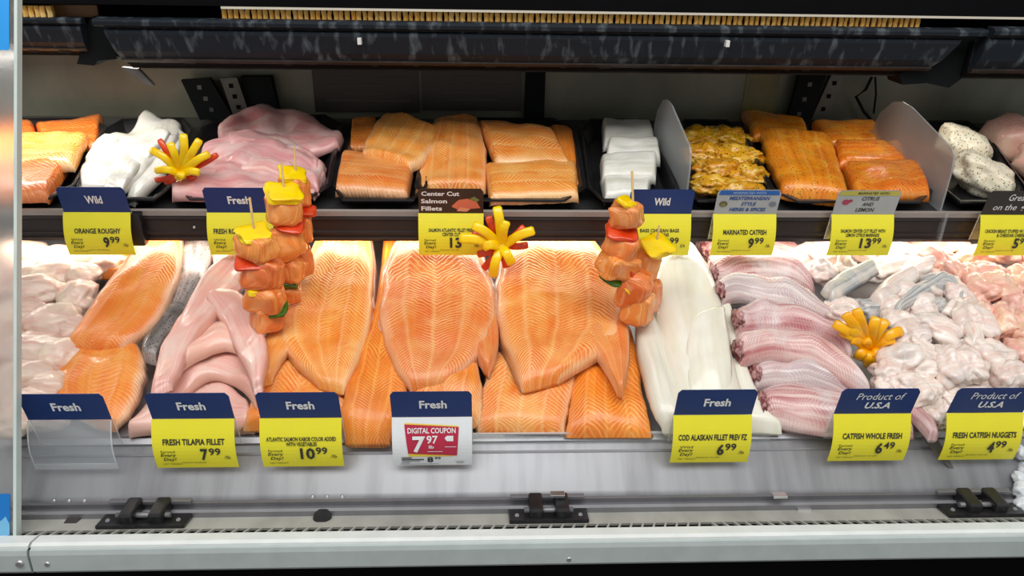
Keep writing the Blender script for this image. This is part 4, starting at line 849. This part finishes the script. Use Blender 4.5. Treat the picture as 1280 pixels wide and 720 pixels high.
def ticket(px, row, label, head, lines, price, word='Farmed', foot='NET WEIGHT', foot2='PRODUCT OF USA', kind='yellow', unit='/lb'):
    y, z = (1.124, -0.396) if row == 'up' else (0.7970, -0.5500)
    # hinge line runs parallel to the case; px gives x
    py = 262 if row == 'up' else 519
    loc = Vector((aty(px, py, y).x, y, Z(z)))
    t = empty('price_tag', loc+Vector((0, 0, -0.05)), label, 'price tag')
    W2 = WT/2
    hm = {'navy': navy, 'brown': mat('brown_print', lin(58, 42, 36), 0.4), 'black': mat('black_print', lin(52, 48, 46), 0.4), 'grey': mat('grey_print', lin(172, 178, 180), 0.4)}[head[0]]
    hd = plate('header_card', hsurf, -W2, W2, 0.0, HH, 0.0012, hm, t, loc, rad=0.004)
    # acrylic holder: back leg and foot
    ls = lambda u, v: Vector((u, 0.0018+v*math.sin(LEAN), -v*math.cos(LEAN)))
    lv = 0.0475
    plate('holder_leg', ls, -W2, W2, 0.0, lv, 0.0012, acryl, t, loc, nu=1, nv=1)
    for s in (-1, 1):
        p0 = loc+ls(s*W2, 0); p1 = loc+ls(s*W2, lv); cyl('holder_edge', p0, p1, 0.0007, 0.0007, clear_mat('bright_acrylic_edge'), t, 6)
    for txt in head[1]:
        s, u, v, wd, ht, sh, bd, m = txt
        write(s, hsurf, u, v, wd, ht, m, hd, loc, sh, bd)
    if head[0] == 'grey':
        c = head[2]; poly('colour_band', [(-W2+0.002, HH-0.009), (W2-0.002, HH-0.009), (W2-0.004, HH-0.001), (-W2+0.004, HH-0.001)], hsurf, c, hd, loc, 0.0004)
        for (uu, vv, r, mm) in head[3]:
            poly('emblem', [(uu+r*math.cos(a*math.pi/8), vv+r*0.8*math.sin(a*math.pi/8)) for a in range(16)], hsurf, mm, hd, loc, 0.0005)
    if head[0] == 'brown':
        sm = mat('printed_salmon', lin(222, 120, 92), 0.4); sg = mat('printed_green', lin(120, 130, 70), 0.4); sp = mat('printed_pale_salmon', lin(232, 160, 130), 0.4)
        poly('printed_fillet', [(0.000, 0.012), (0.012, 0.006), (0.020, 0.004), (0.030, 0.010), (0.046, 0.008), (0.040, 0.020), (0.026, 0.026), (0.012, 0.024)], hsurf, sm, hd, loc, 0.0005)
        poly('printed_fillet', [(0.008, 0.004), (0.024, 0.003), (0.030, 0.008), (0.014, 0.011)], hsurf, sp, hd, loc, 0.0008)
        poly('printed_garnish', [(0.028, 0.026), (0.040, 0.020), (0.044, 0.024), (0.036, 0.030)], hsurf, sg, hd, loc, 0.0008)
    cm = {'yellow': yellow, 'blank': clear_mat('frosted_sleeve', (0.90, 0.92, 0.94), 0.08, 0.12, 0.3), 'coupon': whitec}[kind]
    cd_ = plate('price_card', csurf, -W2-(0.001 if kind == 'yellow' else 0), W2, 0.0, CH, 0.0006, cm, t, loc, nv=12)
    D = lambda s, u, v, wd, ht, m=ink, sh=0.0, bd=0.0, nm='lettering': write(s, csurf, u, v, wd, ht, m, cd_, loc, sh, bd, True, name=nm)
    if kind == 'yellow':
        v = 0.0265
        if len(lines) == 1: D(lines[0][0], 0.0, 0.0270, lines[0][1]*1.05, 0.0082, bd=0.03)
        else:
            D(lines[0][0], 0.0, 0.0245, lines[0][1], 0.0056, bd=0.025); D(lines[1][0], 0.0, 0.0312, lines[1][1], 0.0056, bd=0.025)
        a, b = price
        wa = 0.0092*len(a); D(a, 0.016-wa/2, 0.0450, wa, 0.0180, bd=0.03, nm='price_lettering'); D(b, 0.0165+0.0078, 0.0410, 0.0145, 0.0108, bd=0.02, nm='price_lettering')
        D(unit, 0.039, 0.0500, 0.0075, 0.0055)
        D(word, -0.033, 0.0405, 0.017, 0.0036); D('Every', -0.033, 0.0464, 0.019, 0.0066, sh=0.2, bd=0.012); D('Day!', -0.032, 0.0532, 0.016, 0.0066, sh=0.2, bd=0.012)
        D(foot, -0.030, 0.0608, 0.023, 0.0022); foot2 and D(foot2, -0.003, 0.0585, 0.030, 0.0020)
    elif kind == 'blank':
        plate('sleeve_fold', lambda u, v: csurf(u, v)+Vector((0, -0.0012, 0)), -W2, W2, 0.058, CH, 0.0006, clear_mat('bright_acrylic_edge'), t, loc, nv=2)
        for s in (-1, 1): plate('sleeve_edge', lambda u, v: csurf(u, v)+Vector((0, -0.001, 0)), s*W2-0.0008, s*W2+0.0008, 0.0, CH, 0.0006, clear_mat('bright_acrylic_edge'), t, loc, nu=1, nv=8)
    else:
        mag = mat('magenta_print', lin(190, 40, 72), 0.4); yl = mat('coupon_yellow', lin(246, 214, 70), 0.4); gi = mat('grey_ink', lin(130, 130, 136), 0.5)
        poly('coupon_shadow', [(-0.030, 0.052), (-0.034, 0.006), (0.033, 0.008), (0.030, 0.040), (0.026, 0.052)], csurf, yl, cd_, loc, 0.0004)
        poly('coupon_flag', [(-0.030, 0.050), (-0.0345, 0.0075), (0.0335, 0.0105), (0.0310, 0.0505)], csurf, mag, cd_, loc, 0.0007)
        W_ = lambda s, u, v, wd, ht, bd=0.02: write(s, csurf, u, v, wd, ht, white_ink, cd_, loc, 0, bd, True, off=0.0011)
        W_('DIGITAL COUPON', -0.0005, 0.0150, 0.060, 0.0068); W_('7', -0.0165, 0.0325, 0.016, 0.0225, 0.03); W_('97', 0.0000, 0.0265, 0.014, 0.0105); W_('lb', -0.001, 0.0365, 0.0065, 0.0045)
        poly('coupon_emblem', [(0.0155, 0.0245), (0.0185, 0.0215), (0.0265, 0.0215), (0.0265, 0.0285), (0.0185, 0.0285)], csurf, white_ink, cd_, loc, 0.0011)
        bar = lambda u0, u1, v, t_, m_: poly('print_line', [(u0, v), (u1, v), (u1, v+t_), (u0, v+t_)], csurf, m_, cd_, loc, 0.0011)
        bar(-0.006, 0.013, 0.0430, 0.0008, white_ink); bar(0.016, 0.030, 0.0360, 0.0008, white_ink)
        for u0, u1, v, t_, m_ in ((-0.039, -0.026, 0.0530, 0.0016, ink), (-0.039, -0.011, 0.0560, 0.0018, ink), (-0.039, -0.016, 0.0592, 0.0010, gi), (-0.039, -0.029, 0.0618, 0.0010, gi), (-0.041, 0.008, 0.0645, 0.0008, gi), (0.029, 0.040, 0.0605, 0.0008, gi), (0.030, 0.039, 0.0628, 0.0008, gi)): bar(u0, u1, v, t_, m_)
        D('8', -0.0030, 0.0575, 0.0078, 0.0095, bd=0.03, nm='price_lettering'); D('99', 0.0065, 0.0550, 0.0078, 0.0042, bd=0.02, nm='price_lettering')
    return t
FR = ('navy', [('Fresh', 0.002, 0.022, 0.034, 0.0135, 0, 0.03, white_ink)])
WI = ('navy', [('Wild', 0.001, 0.022, 0.025, 0.0135, 0, 0.03, white_ink)])
US = ('navy', [('Product of', 0.002, 0.0305, 0.062, 0.0115, 0.2, 0.0, white_ink), ('U.S.A', 0.002, 0.0150, 0.033, 0.0110, 0.2, 0.03, white_ink)])
bi = mat('blue_ink', lin(40, 80, 150), 0.5)
MD = ('grey', [('MARINATED WITH', 0, HH-0.005, 0.052, 0.0042, 0.2, 0.02, mat('pale_blue_ink', lin(150, 180, 220), 0.5)), ('MEDITERRANEAN', 0.002, 0.0285, 0.064, 0.0062, 0.2, 0.03, bi), ('STYLE', 0.002, 0.0185, 0.024, 0.0062, 0.2, 0.03, bi), ('HERBS & SPICES', 0.002, 0.0085, 0.058, 0.0062, 0.2, 0.03, bi)],
      mat('blue_band', lin(40, 100, 180), 0.4), [(-0.038, 0.018, 0.0068, mat('emblem_brown', lin(110, 96, 70), 0.5)), (-0.038, 0.0165, 0.0040, mat('emblem_green', lin(150, 176, 90), 0.5)), (0.040, 0.018, 0.0062, mat('emblem_grey', lin(120, 132, 146), 0.5))])
CL = ('grey', [('MARINATED WITH', 0.006, HH-0.005, 0.050, 0.0042, 0.2, 0.02, ink), ('CITRUS', 0.004, 0.0285, 0.028, 0.0068, 0.2, 0.02, ink), ('AND', 0.002, 0.0185, 0.018, 0.0062, 0.2, 0.02, ink), ('LEMON', 0.000, 0.0085, 0.030, 0.0068, 0.2, 0.02, ink)],
      mat('olive_band', lin(190, 184, 80), 0.4), [(-0.034, 0.022, 0.0062, mat('emblem_red', lin(170, 60, 90), 0.5)), (-0.027, 0.0245, 0.0035, mat('emblem_red', lin(170, 60, 90), 0.5))])
CC = ('brown', [('Center Cut', -0.016, 0.0345, 0.058, 0.0078, 0, 0.03, white_ink), ('Salmon', -0.026, 0.0215, 0.040, 0.0078, 0, 0.03, white_ink), ('Fillets', -0.030, 0.0085, 0.032, 0.0078, 0, 0.03, white_ink)])
GG = ('black', [('Great', -0.001, 0.0315, 0.030, 0.0115, 0.2, 0.0, white_ink), ('on the', -0.016, 0.0140, 0.038, 0.0105, 0.2, 0.0, white_ink), ('grill', 0.022, 0.0130, 0.026, 0.0130, 0.2, 0.03, white_ink)])
ticket(121, 'up', 'yellow price tag reading ORANGE ROUGHY 9.99 under a blue Wild header', WI, [('ORANGE ROUGHY', 0.066)], ('9', '99'), word='Wild', foot2='Product of New Zealand')
ticket(300, 'up', 'yellow price tag reading FRESH ROCKFISH FILLET under a blue Fresh header', FR, [('FRESH ROCKFISH FILLET', 0.078)], ('9', '99'), word='Wild')
ticket(564, 'up', 'yellow price tag with brown Center Cut Salmon Fillets header', CC, [('SALMON ATLANTIC FILLET PREM', 0.070), ('CENTER CUT', 0.028)], ('13', '99'))
ticket(825, 'up', 'yellow price tag reading CHILEAN BASS 10.99 under a blue Wild header', WI, [('BASS CHILEAN BASS', 0.062), ('PORTIONS', 0.030)], ('10', '99'), word='Wild', unit='EA')
ticket(932, 'up', 'yellow price tag reading MARINATED CATFISH under a grey Mediterranean header', MD, [('MARINATED CATFISH', 0.066)], ('9', '99'))
ticket(1080, 'up', 'yellow price tag with grey Citrus and Lemon header', CL, [('SALMON CENTER CUT FILLET WITH', 0.072), ('LEMON CITRUS MARINADE', 0.054)], ('13', '99'))
ticket(1266, 'up', 'yellow price tag with black Great on the grill header', GG, [('CHICKEN BREAST STUFFED W/ BROCCOLI', 0.086), ('& CHEDDAR CHEESE', 0.046)], ('5', '99'))
ticket(86, 'low', 'blank clear tag sleeve under a blue Fresh header below the trout', FR, [], None, kind='blank')
ticket(241, 'low', 'yellow price tag reading FRESH TILAPIA FILLET 7.99', FR, [('FRESH TILAPIA FILLET', 0.072)], ('7', '99'), foot2='PRODUCT OF BRAZIL')
ticket(376, 'low', 'yellow price tag reading ATLANTIC SALMON KABOB 10.99', FR, [('ATLANTIC SALMON KABOB COLOR ADDED', 0.086), ('WITH VEGETABLES', 0.038)], ('10', '99'), foot2='')
ticket(540, 'low', 'white digital coupon price tag with red 7.97 flag', FR, [], None, kind='coupon')
ticket(891, 'low', 'yellow price tag reading COD ALASKAN FILLET 6.99', FR, [('COD ALASKAN FILLET PREV FZ', 0.084)], ('6', '99'), word='Wild')
ticket(1090, 'low', 'yellow price tag reading CATFISH WHOLE FRESH 6.49 under Product of U.S.A header', US, [('CATFISH WHOLE FRESH', 0.074)], ('6', '49'))
ticket(1230, 'low', 'yellow price tag reading FRESH CATFISH NUGGETS 4.99 under Product of U.S.A header', US, [('FRESH CATFISH NUGGETS', 0.080)], ('4', '99'))
